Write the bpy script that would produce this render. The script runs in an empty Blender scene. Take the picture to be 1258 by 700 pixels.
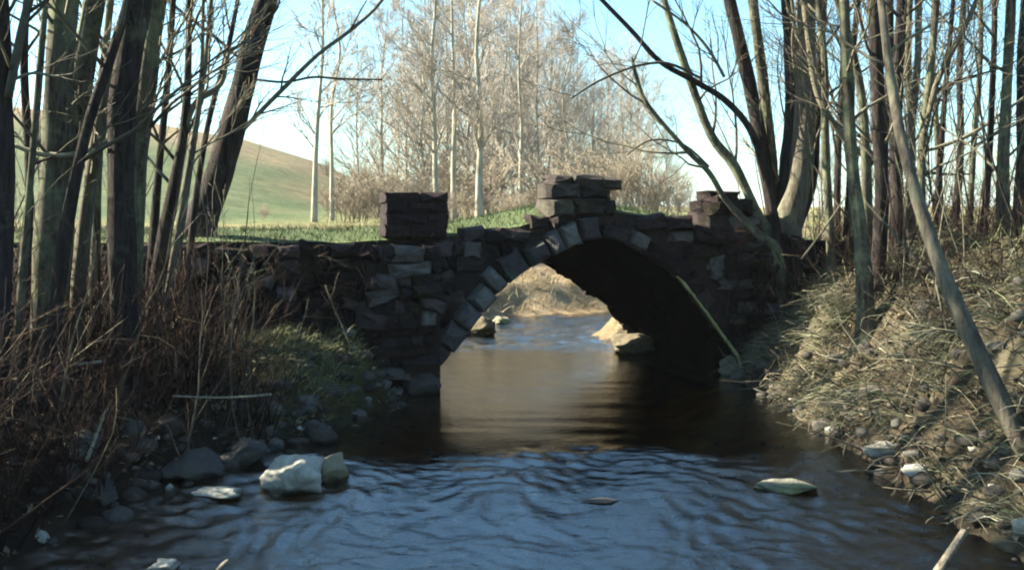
import bpy, bmesh, math, random
from mathutils import Vector, noise as mnoise
R = math.radians
C = bpy.context.scene.collection
H = 1.75            # eye height above the water
F = 1250.0          # focal length in photograph pixels
CX, HY = 629.0, 262.0

def P(x, y, Z):
    """point at depth Z seen at photograph pixel (x, y)"""
    return Vector(((x - CX) / F * Z, Z, H - (y - HY) / F * Z))

def lerp(a, b, t): return a + (b - a) * t
def clamp(x, a=0.0, b=1.0): return max(a, min(b, x))
def sstep(a, b, x):
    t = clamp((x - a) / (b - a)); return t * t * (3 - 2 * t)
def nz(x, y, z=0.0): return mnoise.noise(Vector((x, y, z)))
def interp(tab, x):
    if x <= tab[0][0]: return tab[0][1]
    for (a, va), (b, vb) in zip(tab, tab[1:]):
        if x <= b: return va + (vb - va) * (x - a) / (b - a)
    return tab[-1][1]

# ------------------------------------------------------------------ objects
class MB:
    def __init__(self): self.v = []; self.f = []
    def add(self, vs, fs):
        b = len(self.v); self.v.extend([tuple(p) for p in vs])
        self.f.extend([tuple(i + b for i in q) for q in fs])
    def build(self, name, mat, parent=None, smooth=True):
        me = bpy.data.meshes.new(name)
        org = Vector((0, 0, 0))
        if parent is not None: org = Vector(parent.get('_o', (0, 0, 0)))
        vs = [(p[0] - org.x, p[1] - org.y, p[2] - org.z) for p in self.v] if parent is not None else self.v
        me.from_pydata(vs, [], self.f)
        me.materials.append(mat)
        if smooth: me.polygons.foreach_set('use_smooth', [True] * len(me.polygons))
        me.update()
        o = bpy.data.objects.new(name, me); C.objects.link(o)
        if parent is not None: o.parent = parent
        return o

def tag(o, label=None, cat=None, group=None, kind=None):
    if label: o['label'] = label
    if cat: o['category'] = cat
    if group: o['group'] = group
    if kind: o['kind'] = kind
    return o

def thing(name, loc, label, cat, group=None):
    o = bpy.data.objects.new(name, None); C.objects.link(o)
    o.location = loc; o.empty_display_size = 0.2
    o['_o'] = tuple(loc)
    return tag(o, label, cat, group)

def tube(mb, pts, rads, sides=6, bump=0.0, rng=None):
    n = len(pts)
    pts = [Vector(p) for p in pts]
    t0 = (pts[1] - pts[0]).normalized()
    ref = Vector((1, 0, 0)) if abs(t0.x) < 0.8 else Vector((0, 1, 0))
    u = t0.cross(ref).normalized()
    vs = []; fs = []
    for i in range(n):
        t = (pts[min(i + 1, n - 1)] - pts[max(i - 1, 0)]).normalized()
        u = (u - t * u.dot(t))
        u = u.normalized() if u.length > 1e-6 else t.orthogonal().normalized()
        w = t.cross(u)
        for k in range(sides):
            a = 2 * math.pi * k / sides
            r = rads[i]
            if bump:
                r *= 1 + bump * nz(math.cos(a) * 1.7 + pts[0].x * 3, math.sin(a) * 1.7 + pts[0].y, pts[i].z * 2.3)
            vs.append(pts[i] + (u * math.cos(a) + w * math.sin(a)) * r)
    for i in range(n - 1):
        for k in range(sides):
            a = i * sides + k; b = i * sides + (k + 1) % sides
            fs.append((a, b, b + sides, a + sides))
    fs.append(tuple(range(sides))[::-1]); fs.append(tuple((n - 1) * sides + k for k in range(sides)))
    mb.add(vs, fs)

def smooth_path(ctrl, per=4):
    """Catmull-Rom through (point, radius) controls"""
    pts, rads = [], []
    n = len(ctrl)
    for i in range(n - 1):
        p0 = ctrl[max(i - 1, 0)]; p1 = ctrl[i]; p2 = ctrl[i + 1]; p3 = ctrl[min(i + 2, n - 1)]
        for k in range(per):
            t = k / per
            q = 0.5 * ((2 * p1[0]) + (p2[0] - p0[0]) * t + (2 * p0[0] - 5 * p1[0] + 4 * p2[0] - p3[0]) * t * t
                       + (-p0[0] + 3 * p1[0] - 3 * p2[0] + p3[0]) * t ** 3)
            pts.append(q); rads.append(lerp(p1[1], p2[1], t))
    pts.append(ctrl[-1][0]); rads.append(ctrl[-1][1])
    return pts, rads

def grow(mb, p, d, L, r, lvl, rng, up=0.03, wob=0.16, kids=(4, 7), spread=(22, 50), rmin=0.0022, sides=None):
    n = max(3, int(2 + L / 0.22)) if lvl else 3
    n = min(n, 8)
    pts = [p.copy()]; rads = [r]; d = d.normalized()
    for i in range(n):
        d = d + Vector((rng.gauss(0, wob), rng.gauss(0, wob), rng.gauss(0, wob) + up)); d.normalize()
        pts.append(pts[-1] + d * (L / n)); rads.append(max(rmin, r * (1 - 0.8 * (i + 1) / n)))
    tube(mb, pts, rads, sides or (5 if lvl >= 3 else 4 if lvl == 2 else 3))
    if lvl <= 0: return
    for _ in range(rng.randint(*kids)):
        t = rng.uniform(0.2, 0.98)
        i = min(n - 1, int(t * n)); q = pts[i].lerp(pts[i + 1], t * n - i)
        ax = (pts[i + 1] - pts[i]).normalized()
        o = ax.orthogonal().normalized(); o2 = ax.cross(o)
        a = rng.uniform(0, 2 * math.pi); s = R(rng.uniform(*spread))
        nd = ax * math.cos(s) + (o * math.cos(a) + o2 * math.sin(a)) * math.sin(s)
        grow(mb, q, nd, L * rng.uniform(0.35, 0.62) * (1.15 - 0.5 * t), max(rmin, r * 0.5 * (1.1 - 0.6 * t)), lvl - 1, rng,
             up, wob, kids, spread, rmin)

# ------------------------------------------------------------------ materials
def new_mat(name):
    m = bpy.data.materials.new(name); m.use_nodes = True
    nt = m.node_tree
    for n in list(nt.nodes): nt.nodes.remove(n)
    out = nt.nodes.new('ShaderNodeOutputMaterial')
    bs = nt.nodes.new('ShaderNodeBsdfPrincipled')
    nt.links.new(bs.outputs[0], out.inputs['Surface'])
    return m, nt, bs, out

def ramp(nt, stops, fac):
    r = nt.nodes.new('ShaderNodeValToRGB')
    el = r.color_ramp.elements
    while len(el) < len(stops): el.new(0.5)
    for e, (p, c) in zip(el, stops): e.position = p; e.color = (*c, 1)
    nt.links.new(fac, r.inputs[0]); return r.outputs[0]

def noise_tex(nt, scale, detail=6, rough=0.6, stretch=None, coord='Object'):
    tc = nt.nodes.new('ShaderNodeTexCoord')
    src = tc.outputs[coord]
    if stretch:
        mp = nt.nodes.new('ShaderNodeMapping'); mp.inputs['Scale'].default_value = stretch
        nt.links.new(src, mp.inputs[0]); src = mp.outputs[0]
    n = nt.nodes.new('ShaderNodeTexNoise')
    n.inputs['Scale'].default_value = scale; n.inputs['Detail'].default_value = detail; n.inputs['Roughness'].default_value = rough
    nt.links.new(src, n.inputs['Vector']); return n.outputs['Fac']

def mixc(nt, fac, a, b, mode='MIX'):
    m = nt.nodes.new('ShaderNodeMix'); m.data_type = 'RGBA'; m.blend_type = mode
    for sock, v in ((m.inputs[0], fac), (m.inputs[6], a), (m.inputs[7], b)):
        if hasattr(v, 'links'): nt.links.new(v, sock)
        elif isinstance(v, tuple): sock.default_value = (*v, 1)
        else: sock.default_value = v
    return m.outputs[2]

def bump(nt, bs, h, strength=0.5, dist=0.02):
    b = nt.nodes.new('ShaderNodeBump'); b.inputs['Strength'].default_value = strength; b.inputs['Distance'].default_value = dist
    nt.links.new(h, b.inputs['Height']); nt.links.new(b.outputs[0], bs.inputs['Normal'])

def island_rand(nt):
    return nt.nodes.new('ShaderNodeNewGeometry').outputs['Random Per Island']

def mat_bark(name, dark, light, lichen, amount=0.5, scale=9.0):
    m, nt, bs, _ = new_mat(name)
    n1 = noise_tex(nt, scale * 2.4, 8, 0.75, (1.0, 1.0, 0.16))
    base = ramp(nt, [(0.38, dark), (0.62, light)], n1)
    n2 = noise_tex(nt, 3.2, 6, 0.7)
    lm = ramp(nt, [(0.62 - 0.3 * amount, (0, 0, 0)), (0.78 - 0.2 * amount, (1, 1, 1))], n2)
    col = mixc(nt, lm, base, lichen)
    nt.links.new(col, bs.inputs['Base Color']); bs.inputs['Roughness'].default_value = 0.9
    bump(nt, bs, n1, 1.0, 0.035)
    return m

def mat_island(name, stops, rough=0.85, noise_amt=0.35, scale=14.0, trans=0.0):
    m, nt, bs, _ = new_mat(name)
    col = ramp(nt, stops, island_rand(nt))
    n = noise_tex(nt, scale, 6, 0.65)
    v = ramp(nt, [(0.25, (1 - noise_amt,) * 3), (0.75, (1 + noise_amt,) * 3)], n)
    nt.links.new(mixc(nt, 1.0, col, v, 'MULTIPLY'), bs.inputs['Base Color'])
    bs.inputs['Roughness'].default_value = rough
    return m, nt, bs, n

def mat_stone(name, stops, moss, moss_amt=0.5, scale=11.0, bstr=1.0, speck=(0.30, 0.30, 0.27)):
    m, nt, bs, n = mat_island(name, stops, 0.9, 0.45, scale)
    col = bs.inputs['Base Color'].links[0].from_socket
    n2 = noise_tex(nt, 2.6, 7, 0.7)
    mm = ramp(nt, [(0.66 - 0.25 * moss_amt, (0, 0, 0)), (0.80 - 0.2 * moss_amt, (1, 1, 1))], n2)
    col = mixc(nt, mm, col, moss)
    n3 = noise_tex(nt, 38, 4, 0.7)
    sp = ramp(nt, [(0.60, (0, 0, 0)), (0.72, (0.55, 0.55, 0.55))], n3)
    col = mixc(nt, sp, col, speck)
    at = nt.nodes.new('ShaderNodeAttribute'); at.attribute_name = 'wet'
    col = mixc(nt, at.outputs['Fac'], col, (0.03, 0.028, 0.02))
    nt.links.new(col, bs.inputs['Base Color'])
    bump(nt, bs, noise_tex(nt, 22, 8, 0.7), bstr, 0.025)
    return m

M = {}
M['bark_dark'] = mat_bark('dark_bark', (0.014, 0.010, 0.011), (0.055, 0.043, 0.04), (0.12, 0.12, 0.085), 0.25)
M['bark_green'] = mat_bark('green_grey_bark', (0.03, 0.022, 0.022), (0.15, 0.14, 0.10), (0.24, 0.26, 0.155), 0.5)
M['bark_pale'] = mat_bark('pale_bark', (0.07, 0.06, 0.05), (0.22, 0.19, 0.145), (0.22, 0.23, 0.15), 0.4, 7)
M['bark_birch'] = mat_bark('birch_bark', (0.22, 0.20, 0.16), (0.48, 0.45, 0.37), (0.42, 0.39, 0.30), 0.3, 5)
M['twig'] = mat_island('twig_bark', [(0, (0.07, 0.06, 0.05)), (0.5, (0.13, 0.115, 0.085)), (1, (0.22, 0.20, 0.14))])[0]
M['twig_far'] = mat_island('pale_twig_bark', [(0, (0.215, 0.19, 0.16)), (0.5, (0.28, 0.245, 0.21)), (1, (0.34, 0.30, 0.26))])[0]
M['bleached'] = mat_island('bleached_grass', [(0, (0.22, 0.175, 0.105)), (0.5, (0.36, 0.29, 0.18)), (1, (0.50, 0.42, 0.28))])[0]
M['twig_scrub'] = mat_island('russet_twig_bark', [(0, (0.17, 0.135, 0.105)), (0.5, (0.27, 0.22, 0.165)), (1, (0.36, 0.305, 0.23))])[0]
M['stalk'] = mat_island('dead_stalk', [(0, (0.010, 0.006, 0.007)), (0.5, (0.026, 0.014, 0.014)), (0.82, (0.05, 0.027, 0.022)), (0.95, (0.13, 0.085, 0.05)), (1, (0.36, 0.30, 0.19))])[0]
M['straw'] = mat_island('dead_grass', [(0, (0.045, 0.04, 0.028)), (0.35, (0.12, 0.11, 0.072)), (0.6, (0.32, 0.30, 0.215)), (0.78, (0.14, 0.17, 0.075)), (0.9, (0.26, 0.28, 0.15)), (1, (0.60, 0.57, 0.46))])[0]
M['grass'] = mat_island('green_grass', [(0, (0.022, 0.048, 0.02)), (0.5, (0.045, 0.085, 0.034)), (0.88, (0.08, 0.115, 0.048)), (1, (0.26, 0.25, 0.14))])[0]
M['mound_grass'] = mat_island('mound_grass', [(0, (0.06, 0.065, 0.03)), (0.5, (0.14, 0.155, 0.07)), (0.8, (0.26, 0.26, 0.14)), (1, (0.42, 0.40, 0.27))])[0]
M['leaf_litter'] = mat_island('fallen_leaf', [(0, (0.04, 0.027, 0.02)), (0.5, (0.11, 0.08, 0.05)), (0.85, (0.21, 0.165, 0.105)), (1, (0.42, 0.36, 0.26))])[0]
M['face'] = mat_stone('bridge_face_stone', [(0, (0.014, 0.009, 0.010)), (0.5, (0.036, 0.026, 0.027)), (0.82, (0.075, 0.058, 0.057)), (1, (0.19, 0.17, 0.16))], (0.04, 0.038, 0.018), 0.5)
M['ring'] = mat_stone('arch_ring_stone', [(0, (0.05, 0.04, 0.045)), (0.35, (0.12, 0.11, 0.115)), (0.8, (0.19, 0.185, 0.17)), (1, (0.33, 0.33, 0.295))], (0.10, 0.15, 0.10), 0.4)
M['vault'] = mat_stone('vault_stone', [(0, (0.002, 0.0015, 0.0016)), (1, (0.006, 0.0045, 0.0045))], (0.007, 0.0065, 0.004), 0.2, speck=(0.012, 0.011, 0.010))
M['pier_dark'] = mat_stone('dark_pier_stone', [(0, (0.018, 0.011, 0.012)), (1, (0.038, 0.025, 0.026))], (0.04, 0.04, 0.02), 0.1)
M['pier_moss'] = mat_stone('mossy_pier_stone', [(0, (0.03, 0.023, 0.023)), (1, (0.085, 0.072, 0.065))], (0.10, 0.10, 0.035), 0.5, speck=(.16, .155, .12))
M['edge'] = mat_stone('painted_sun_edge', [(0, (0.40, 0.39, 0.17)), (1, (0.55, 0.52, 0.28))], (0.34, 0.38, 0.10), 0.5)  # pale yellow-green stands in for sun catching the arch edge
M['rock_pale'] = mat_stone('pale_rock', [(0, (0.25, 0.235, 0.20)), (1, (0.36, 0.35, 0.31))], (0.11, 0.105, 0.06), 0.5, 6)
M['rock_ochre'] = mat_stone('ochre_rock', [(0, (0.22, 0.19, 0.125)), (1, (0.32, 0.285, 0.20))], (0.12, 0.11, 0.06), 0.4, 6)
M['rock_grey'] = mat_stone('grey_slab', [(0, (0.17, 0.16, 0.14)), (1, (0.28, 0.265, 0.23))], (0.12, 0.12, 0.06), 0.5, 7)
M['rock_bank'] = mat_stone('tan_rock', [(0, (0.10, 0.082, 0.055)), (1, (0.16, 0.135, 0.095))], (0.08, 0.075, 0.04), 0.6, 9, speck=(.2, .18, .14))
M['rock_dark'] = mat_stone('dark_rock', [(0, (0.035, 0.03, 0.03)), (1, (0.09, 0.085, 0.085))], (0.08, 0.09, 0.045), 0.45, 6)
M['rock_moss'] = mat_stone('mossy_rock', [(0, (0.16, 0.15, 0.12)), (1, (0.26, 0.25, 0.20))], (0.17, 0.19, 0.07), 0.8, 6)
M['pebble'] = mat_stone('pebble', [(0, (0.03, 0.025, 0.024)), (0.75, (0.09, 0.08, 0.072)), (0.94, (0.16, 0.15, 0.13)), (1, (0.45, 0.42, 0.37))], (0.12, 0.11, 0.06), 0.2, 20, 0.3)
M['wood_pale'] = mat_bark('bleached_wood', (0.16, 0.13, 0.10), (0.42, 0.36, 0.27), (0.34, 0.31, 0.23), 0.3, 14)

# ------------------------------------------------------------------ bridge frame
TH = R(14.0)
BO = Vector((-0.84, 10.1, 0))
ES = Vector((math.cos(TH), math.sin(TH), 0)); EU = Vector((-math.sin(TH), math.cos(TH), 0))
BW = 2.6
def B(s, u, z): return BO + ES * s + EU * u + Vector((0, 0, z))
def to_bridge(X, Y):
    q = Vector((X, Y, 0)) - BO
    return q.dot(ES), q.dot(EU)
def face_sz(x, y, u=0.0):
    """photograph pixel -> (s, z) on the bridge plane at offset u"""
    k = (x - CX) / F
    o = BO + EU * u
    s = (k * o.y - o.x) / (ES.x - k * ES.y)
    Z = o.y + ES.y * s
    return s, H - (y - HY) / F * Z

NEAR = [face_sz(*p) for p in [(523, 479), (533, 462), (546, 444), (577, 403), (597, 377), (617, 354), (640, 337), (661, 324), (697, 305), (728, 292), (759, 296),
                              (794, 314), (830, 340), (861, 380), (884, 412), (903, 438), (914, 463)]]
NEAR[0] = (NEAR[0][0], -0.25); NEAR[-1] = (NEAR[-1][0], -0.25)
FAR = [(-0.02, -0.25), (0.12, 0.2), (0.4, 0.65), (0.8, 1.02), (1.25, 1.22)] + \
      [face_sz(x, y, BW) for x, y in [(666, 323), (706, 347), (746, 376), (768, 403), (788, 428)]] + [(3.32, -0.25)]
TOP = [face_sz(*p) for p in [(150, 293), (280, 292), (400, 293), (470, 291), (560, 286), (640, 273), (680, 264), (720, 257), (760, 256), (800, 261),
                             (860, 273), (930, 285), (1000, 297), (1060, 303)]]
def top_z(s): return interp(TOP, s)
S0, S1 = -4.2, 4.6

def resample(c, n):
    L = [0]
    for a, b in zip(c, c[1:]): L.append(L[-1] + math.hypot(b[0] - a[0], b[1] - a[1]))
    out = []
    for i in range(n):
        t = L[-1] * i / (n - 1)
        out.append((interp(list(zip(L, [p[0] for p in c])), t), interp(list(zip(L, [p[1] for p in c])), t)))
    return out

# ------------------------------------------------------------------ terrain
CH = [(0.0, -14, 4.2), (0.05, 0, 3.4), (0.06, 4.8, 3.0), (0.15, 5.9, 2.62), (0.5, 6.8, 2.08), (0.55, 8.2, 1.93), (0.74, 9.4, 1.72), (0.76, 10.5, 1.60), (0.13, 13.0, 1.45),
      (0.25, 14.8, 0.85), (0.85, 16.3, 1.15), (2.6, 17.2, 1.2), (6, 18.2, 1.5), (14, 22, 2.0), (30, 24, 2.5), (60, 30, 3)]
def drop(Y):
    """height of the water surface: level pool, then a long riffle falling towards the camera"""
    return -0.36 * sstep(7.8, 4.2, Y)
def on_surface(x, y, z=0.0):
    Z = (H - z) * F / (y - HY)
    for _ in range(12): Z = (H - z - drop(Z)) * F / (y - HY)
    return P(x, y, Z)
def stream(X, Y):
    """signed distance outside the water's edge, and which side (-1 left bank, +1 right bank)"""
    best = 1e9; side = 1; 
    for (ax, ay, aw), (bx, by, bw) in zip(CH, CH[1:]):
        dx, dy = bx - ax, by - ay
        t = clamp(((X - ax) * dx + (Y - ay) * dy) / (dx * dx + dy * dy))
        qx, qy = ax + dx * t, ay + dy * t
        e = math.hypot(X - qx, Y - qy) - lerp(aw, bw, t)
        if e < best:
            best = e; side = 1 if (X - qx) * dy - (Y - qy) * dx > 0 else -1
    return best, side

CREST = [(-400, 14), (-60, 11.5), (-38, 9.2), (-24, 7.6), (-17.9, 6.5), (-12.8, 4.9), (-10, 3.5), (-8, 2.4), (-5, 1.7), (0, 1.55), (400, 1.55)]
def ground(X, Y):
    e, side = stream(X, Y)
    n1 = nz(X * 0.9, Y * 0.9, 3.1); n2 = nz(X * 2.7, Y * 2.7, 7.7); n3 = nz(X * 7, Y * 7, 1.2)
    hill = 1.5 + (interp(CREST, X * 70.0 / max(70, Y)) - 1.5) * sstep(16, 72, Y) * (1 - 0.5 * sstep(90, 200, Y)) + 1.0 * sstep(50, 140, Y)
    hill += 0.10 * n1 + 0.5 * nz(X * 0.05, Y * 0.05) * sstep(20, 60, Y)
    if e < 0:
        z = -0.30 * sstep(0, -0.9, e) - 0.02 + 0.05 * n2 + 0.03 * n3
        if Y < 8.5: z = max(z, -0.24 + 0.05 * n2 + 0.03 * n3)
        z = min(z, -0.012 + 0.02 * n3) if e > -0.15 else min(z, -0.05)
        s, u = to_bridge(X, Y)
        z += drop(Y)
        return min(z, -0.16) if -0.1 < u < BW + 0.12 and -0.12 < s < 3.5 else z
    s, u = to_bridge(X, Y)
    if side < 0:
        if Y < 12.0:                                   # left bank below the bridge
            low = 0.30 * sstep(0, 0.55, e) + 0.22 * sstep(0.4, 1.6, e) + 0.35 * sstep(1.6, 4.5, e)
            low += (0.10 * n1 + 0.06 * n2) * sstep(0.05, 0.6, e) + 0.02 * n3
            low += (0.24 + 0.16 * n2) * sstep(1.3, 0.5, ((X + 1.75) / 0.7) ** 2 + ((Y - 9.0) / 0.8) ** 2) * sstep(0.02, 0.22, e)
            if u > -0.02 and s < 0.05:
                z = lerp(low, 1.42, sstep(0.0, 0.30, u))
            else:
                z = low
            back = sstep(-4.2, -8, X + 0.15 * (Y - 8))
            z = lerp(z, max(z, hill - 0.05), max(back, sstep(0.0, 0.3, u) if s < 0.0 else 0))
            if u > -0.02 and s > -5: z = min(z, top_z(s) - 0.06 if u < BW else 9)
        else:
            z = lerp(0.0, 0.5, sstep(0, 0.9, e)) + lerp(0, 0.9, sstep(0.6, 3.6, e)) + (0.10 * n1 + 0.08 * n2) * sstep(0, 0.6, e)
            if u < BW and s < 0: z = min(max(z, 1.35), top_z(s) - 0.06)
            z = lerp(z, hill, sstep(3.0, 5.5, e))
    else:
        z = 1.05 * sstep(-0.25, 1.05, e) - 1.05 * sstep(-0.25, 1.05, 0) + 0.42 * sstep(0.7, 1.6, e)
        z += (0.20 * n1 + 0.24 * n2 + 0.10 * n3) * sstep(0.05, 0.6, e)
        if Y > 12.8: z = z * 0.75
        if -0.3 < u < BW and s > 3.3: z = min(z if u < 0.05 else max(z, 1.3), top_z(s) - 0.06) if u > 0.05 else z
        z = lerp(z, hill, sstep(2.2, 5.0, e))
    if -0.1 < u < BW + 0.12 and -0.12 < s < 3.5: return min(z, -0.16)
    z += drop(Y) * sstep(0.55, 0.0, e)
    return max(z, drop(Y) + 0.004 + 0.02 * abs(n3)) if e > 0.03 else z

def axis(lo, hi, flo, fhi, step, growth=1.16):
    a = [flo]
    while a[-1] < fhi: a.append(a[-1] + step)
    d = step
    while a[-1] < hi: d *= growth; a.append(a[-1] + d)
    d = step
    while a[0] > lo: d *= growth; a.insert(0, a[0] - d)
    return a
GX = axis(-700, 700, -5.2, 5.6, 0.085, 1.14); GY = axis(-60, 1100, 4.2, 19.5, 0.085, 1.12)

def terrain():
    vs = []; cols = []
    for y in GY:
        for x in GX:
            z = ground(x, y); vs.append((x, y, z))
            e, side = stream(x, y)
            n1 = nz(x * 1.3, y * 1.3, 5) * 0.5 + nz(x * 4.1, y * 4.1, 2) * 0.5
            mud = (0.035, 0.023, 0.018); litter = (0.075, 0.06, 0.042); straw = (0.18, 0.163, 0.112); green = (0.13, 0.17, 0.055)
            bed = (0.46, 0.26, 0.10)
            mix = lambda a, b, t: tuple(lerp(i, j, clamp(t)) for i, j in zip(a, b))
            if e < 0.0:
                c = mix(bed, (0.16, 0.10, 0.05), 0.35 + 1.2 * n1); c = mix(c, (0.05, 0.04, 0.03), sstep(-0.5, -1.4, e)); c = mix((0.06, 0.05, 0.038), c, sstep(-0.08, -0.3, e))
            elif y < 12.5 and side < 0:
                c = mix(mud, litter, 0.1 + n1)
                g = math.exp(-(((x + 1.75) / 0.6) ** 2 + ((y - 8.9) / 0.7) ** 2))
                c = mix(c, (0.085, 0.09, 0.04), g * 1.1 + n1 * 0.8 * g)
                c = mix(c, green, sstep(-5, -9, x))
            elif side > 0 and y < 14:
                c = mix(litter, straw, 0.2 + 1.5 * n1); c = mix(c, mud, -1.8 * n1 + 0.05)
                c = mix(c, green, sstep(1.2, 3.0, e) * 0.6)
            else:
                c = mix((0.22, 0.165, 0.10), (0.40, 0.32, 0.21), 0.45 + 1.5 * n1)
                c = mix(c, green, sstep(2.6, 5, e) * (0.55 + 0.5 * nz(x * 0.3, y * 0.3, 9)))
            # fields beyond
            if y > 18:
                fld = mix((0.07, 0.112, 0.05), (0.12, 0.145, 0.075), 0.5 + 0.9 * nz(x * 0.12, y * 0.05, 4) + 0.6 * nz(x * 0.5, y * 0.3, 2))
                fld = mix(fld, (0.24, 0.18, 0.11), 1.3 * nz(x * 0.16, y * 0.09, 8) - 0.45 + 0.45 * sstep(-13, -7, x * 40 / y))
                tan = (0.30, 0.225, 0.15)
                t = sstep(0.56, 0.80, (z - 1.5) / max(0.5, interp(CREST, x * 70.0 / max(70, y)) - 0.9)) * sstep(44, 62, y)
                fld = mix(fld, tan, t * (0.75 + 0.5 * nz(x * 0.1, y * 0.1, 1)))
                if x > -9: fld = mix(fld, (0.24, 0.23, 0.11), sstep(-9, -2, x) * 0.8)
                c = mix(c, fld, sstep(20, 27, y))
            cols.extend((*c, 1))
    nx = len(GX)
    fs = [(j * nx + i, j * nx + i + 1, (j + 1) * nx + i + 1, (j + 1) * nx + i) for j in range(len(GY) - 1) for i in range(nx - 1)]
    mb = MB(); mb.v = vs; mb.f = fs
    m, nt, bs, _ = new_mat('earth')
    at = nt.nodes.new('ShaderNodeAttribute'); at.attribute_name = 'soil'
    v = ramp(nt, [(0.28, (0.5, 0.5, 0.5)), (0.7, (1.45, 1.4, 1.35))], noise_tex(nt, 5.5, 10, 0.75))
    v2 = ramp(nt, [(0.34, (0.50, 0.50, 0.46)), (0.52, (0.95, 0.95, 0.95)), (0.68, (1.45, 1.25, 1.1))], noise_tex(nt, 0.8, 12, 0.82))
    c1 = mixc(nt, 1.0, at.outputs['Color'], v, 'MULTIPLY')
    nt.links.new(mixc(nt, 1.0, c1, v2, 'MULTIPLY'), bs.inputs['Base Color'])
    bs.inputs['Roughness'].default_value = 0.95
    bump(nt, bs, noise_tex(nt, 16, 10, 0.75), 0.9, 0.05)
    o = mb.build('ground', m)
    ca = o.data.color_attributes.new('soil', 'FLOAT_COLOR', 'POINT'); ca.data.foreach_set('color', cols)
    tag(o, kind='structure')
terrain()

# ------------------------------------------------------------------ water
def water():
    ax = axis(-9, 40, -4.0, 4.4, 0.026, 1.25); ay = axis(-12, 34, 4.9, 9.0, 0.020, 1.02)
    vs = []; chop = []
    for y in ay:
        for x in ax:
            z = drop(y); w = 0.0
            if y < 20:
                # a riffle below the pool: choppy near the camera and again upstream of the arch
                w = 1 - sstep(6.95, 7.75, y + 0.55 * nz(x * 0.9, y * 0.5, 1) + 0.25 * nz(x * 3, y * 2, 5))
                w *= clamp(0.85 + 1.1 * nz(x * 0.9, y * 1.1, 4), 0.35, 1.5)
                w *= sstep(3.1, 1.7, x - 0.25 * (7 - y)) * 0.7 + 0.3
                up = sstep(12.4, 13.8, y); q1 = 1.3 * nz(x * 1.1, y * 1.4, 12); q2 = 1.3 * nz(x * 1.1, y * 1.4, 19)
                z += 0.0035 * nz(x * 1.1, y * 4.2, 0.4)
                z += w * lerp(0.55, 1.0, sstep(5.6, 6.8, y)) * (0.010 * nz(x * 1.5 + 0.5 * y, y * 3.0, 1.7) + 0.019 * nz(x * 3.9 + 0.9 * y + q1, y * 5.4 - 0.9 * x + q2, 6.1) + 0.023 * nz(x * 9 + y + 2 * q2, y * 9.5 + 1.5 * x + 2 * q1, 2.2))
                z += up * (0.05 * nz(x * 2.5, y * 4.0, 3.3) + 0.02 * nz(x * 6, y * 9, 3.3))
                w = max(w, up)
            vs.append((x, y, z)); chop.append(clamp(w))
    nx = len(ax)
    mb = MB(); mb.v = vs
    mb.f = [(j * nx + i, j * nx + i + 1, (j + 1) * nx + i + 1, (j + 1) * nx + i) for j in range(len(ay) - 1) for i in range(nx - 1)]
    m, nt, bs, out = new_mat('stream_water')
    nt.nodes.remove(bs)
    tr = nt.nodes.new('ShaderNodeBsdfTransparent'); tr.inputs[0].default_value = (0.86, 0.64, 0.36, 1)
    gl = nt.nodes.new('ShaderNodeBsdfGlossy'); gl.inputs['Roughness'].default_value = 0.05; gl.inputs[0].default_value = (1, 1, 1, 1)
    fr = nt.nodes.new('ShaderNodeFresnel'); fr.inputs[0].default_value = 2.9
    mx = nt.nodes.new('ShaderNodeMixShader')
    at = nt.nodes.new('ShaderNodeAttribute'); at.attribute_name = 'chop'
    mr = nt.nodes.new('ShaderNodeMapRange'); mr.inputs['To Min'].default_value = 0.12; mr.inputs['To Max'].default_value = 0.45
    nt.links.new(at.outputs['Fac'], mr.inputs['Value'])
    b = nt.nodes.new('ShaderNodeBump'); b.inputs['Distance'].default_value = 0.03
    nt.links.new(mr.outputs[0], b.inputs['Strength'])
    nt.links.new(noise_tex(nt, 15.0, 4, 0.65, (0.8, 1.3, 1)), b.inputs['Height'])
    nt.links.new(b.outputs[0], gl.inputs['Normal']); nt.links.new(b.outputs[0], fr.inputs['Normal'])
    nt.links.new(fr.outputs[0], mx.inputs[0]); nt.links.new(tr.outputs[0], mx.inputs[1]); nt.links.new(gl.outputs[0], mx.inputs[2])
    nt.links.new(mx.outputs[0], out.inputs['Surface'])
    o = mb.build('water', m)
    o.data.attributes.new('chop', 'FLOAT', 'POINT').data.foreach_set('value', chop)
    tag(o, kind='structure')
water()

# ------------------------------------------------------------------ stones
def stone_block(mb, org, ax, ay, az, rng, jit=0.08, inset=0.18):
    """rough hewn block: org is the centre, ax/ay/az are half-extent vectors; the -ay side faces out"""
    vs = []
    def pt(a, b, c, j):
        q = org + ax * a + ay * b + az * c
        return q + ax * rng.uniform(-j, j) + ay * rng.uniform(-j, j) + az * rng.uniform(-j, j)
    i = 1 - inset
    ring = [(-1, -1), (0, -1.0), (1, -1), (1.0, 0), (1, 1), (0, 1.0), (-1, 1), (-1.0, 0)]
    back = [pt(a, 1, c, jit) for a, c in ring]
    mid = [pt(a, -0.55, c, jit) for a, c in ring]
    front = [pt(a * i, -1, c * i, jit) for a, c in ring]
    cen = pt(0, -1.12, 0, jit); bc = pt(0, 1, 0, 0)
    vs = back + mid + front + [cen, bc]
    fs = []
    for k in range(8):
        l = (k + 1) % 8
        fs += [(k, l, 8 + l, 8 + k), (8 + k, 8 + l, 16 + l, 16 + k), (16 + k, 16 + l, 24), (l, k, 25)]
    mb.add(vs, fs)

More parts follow.
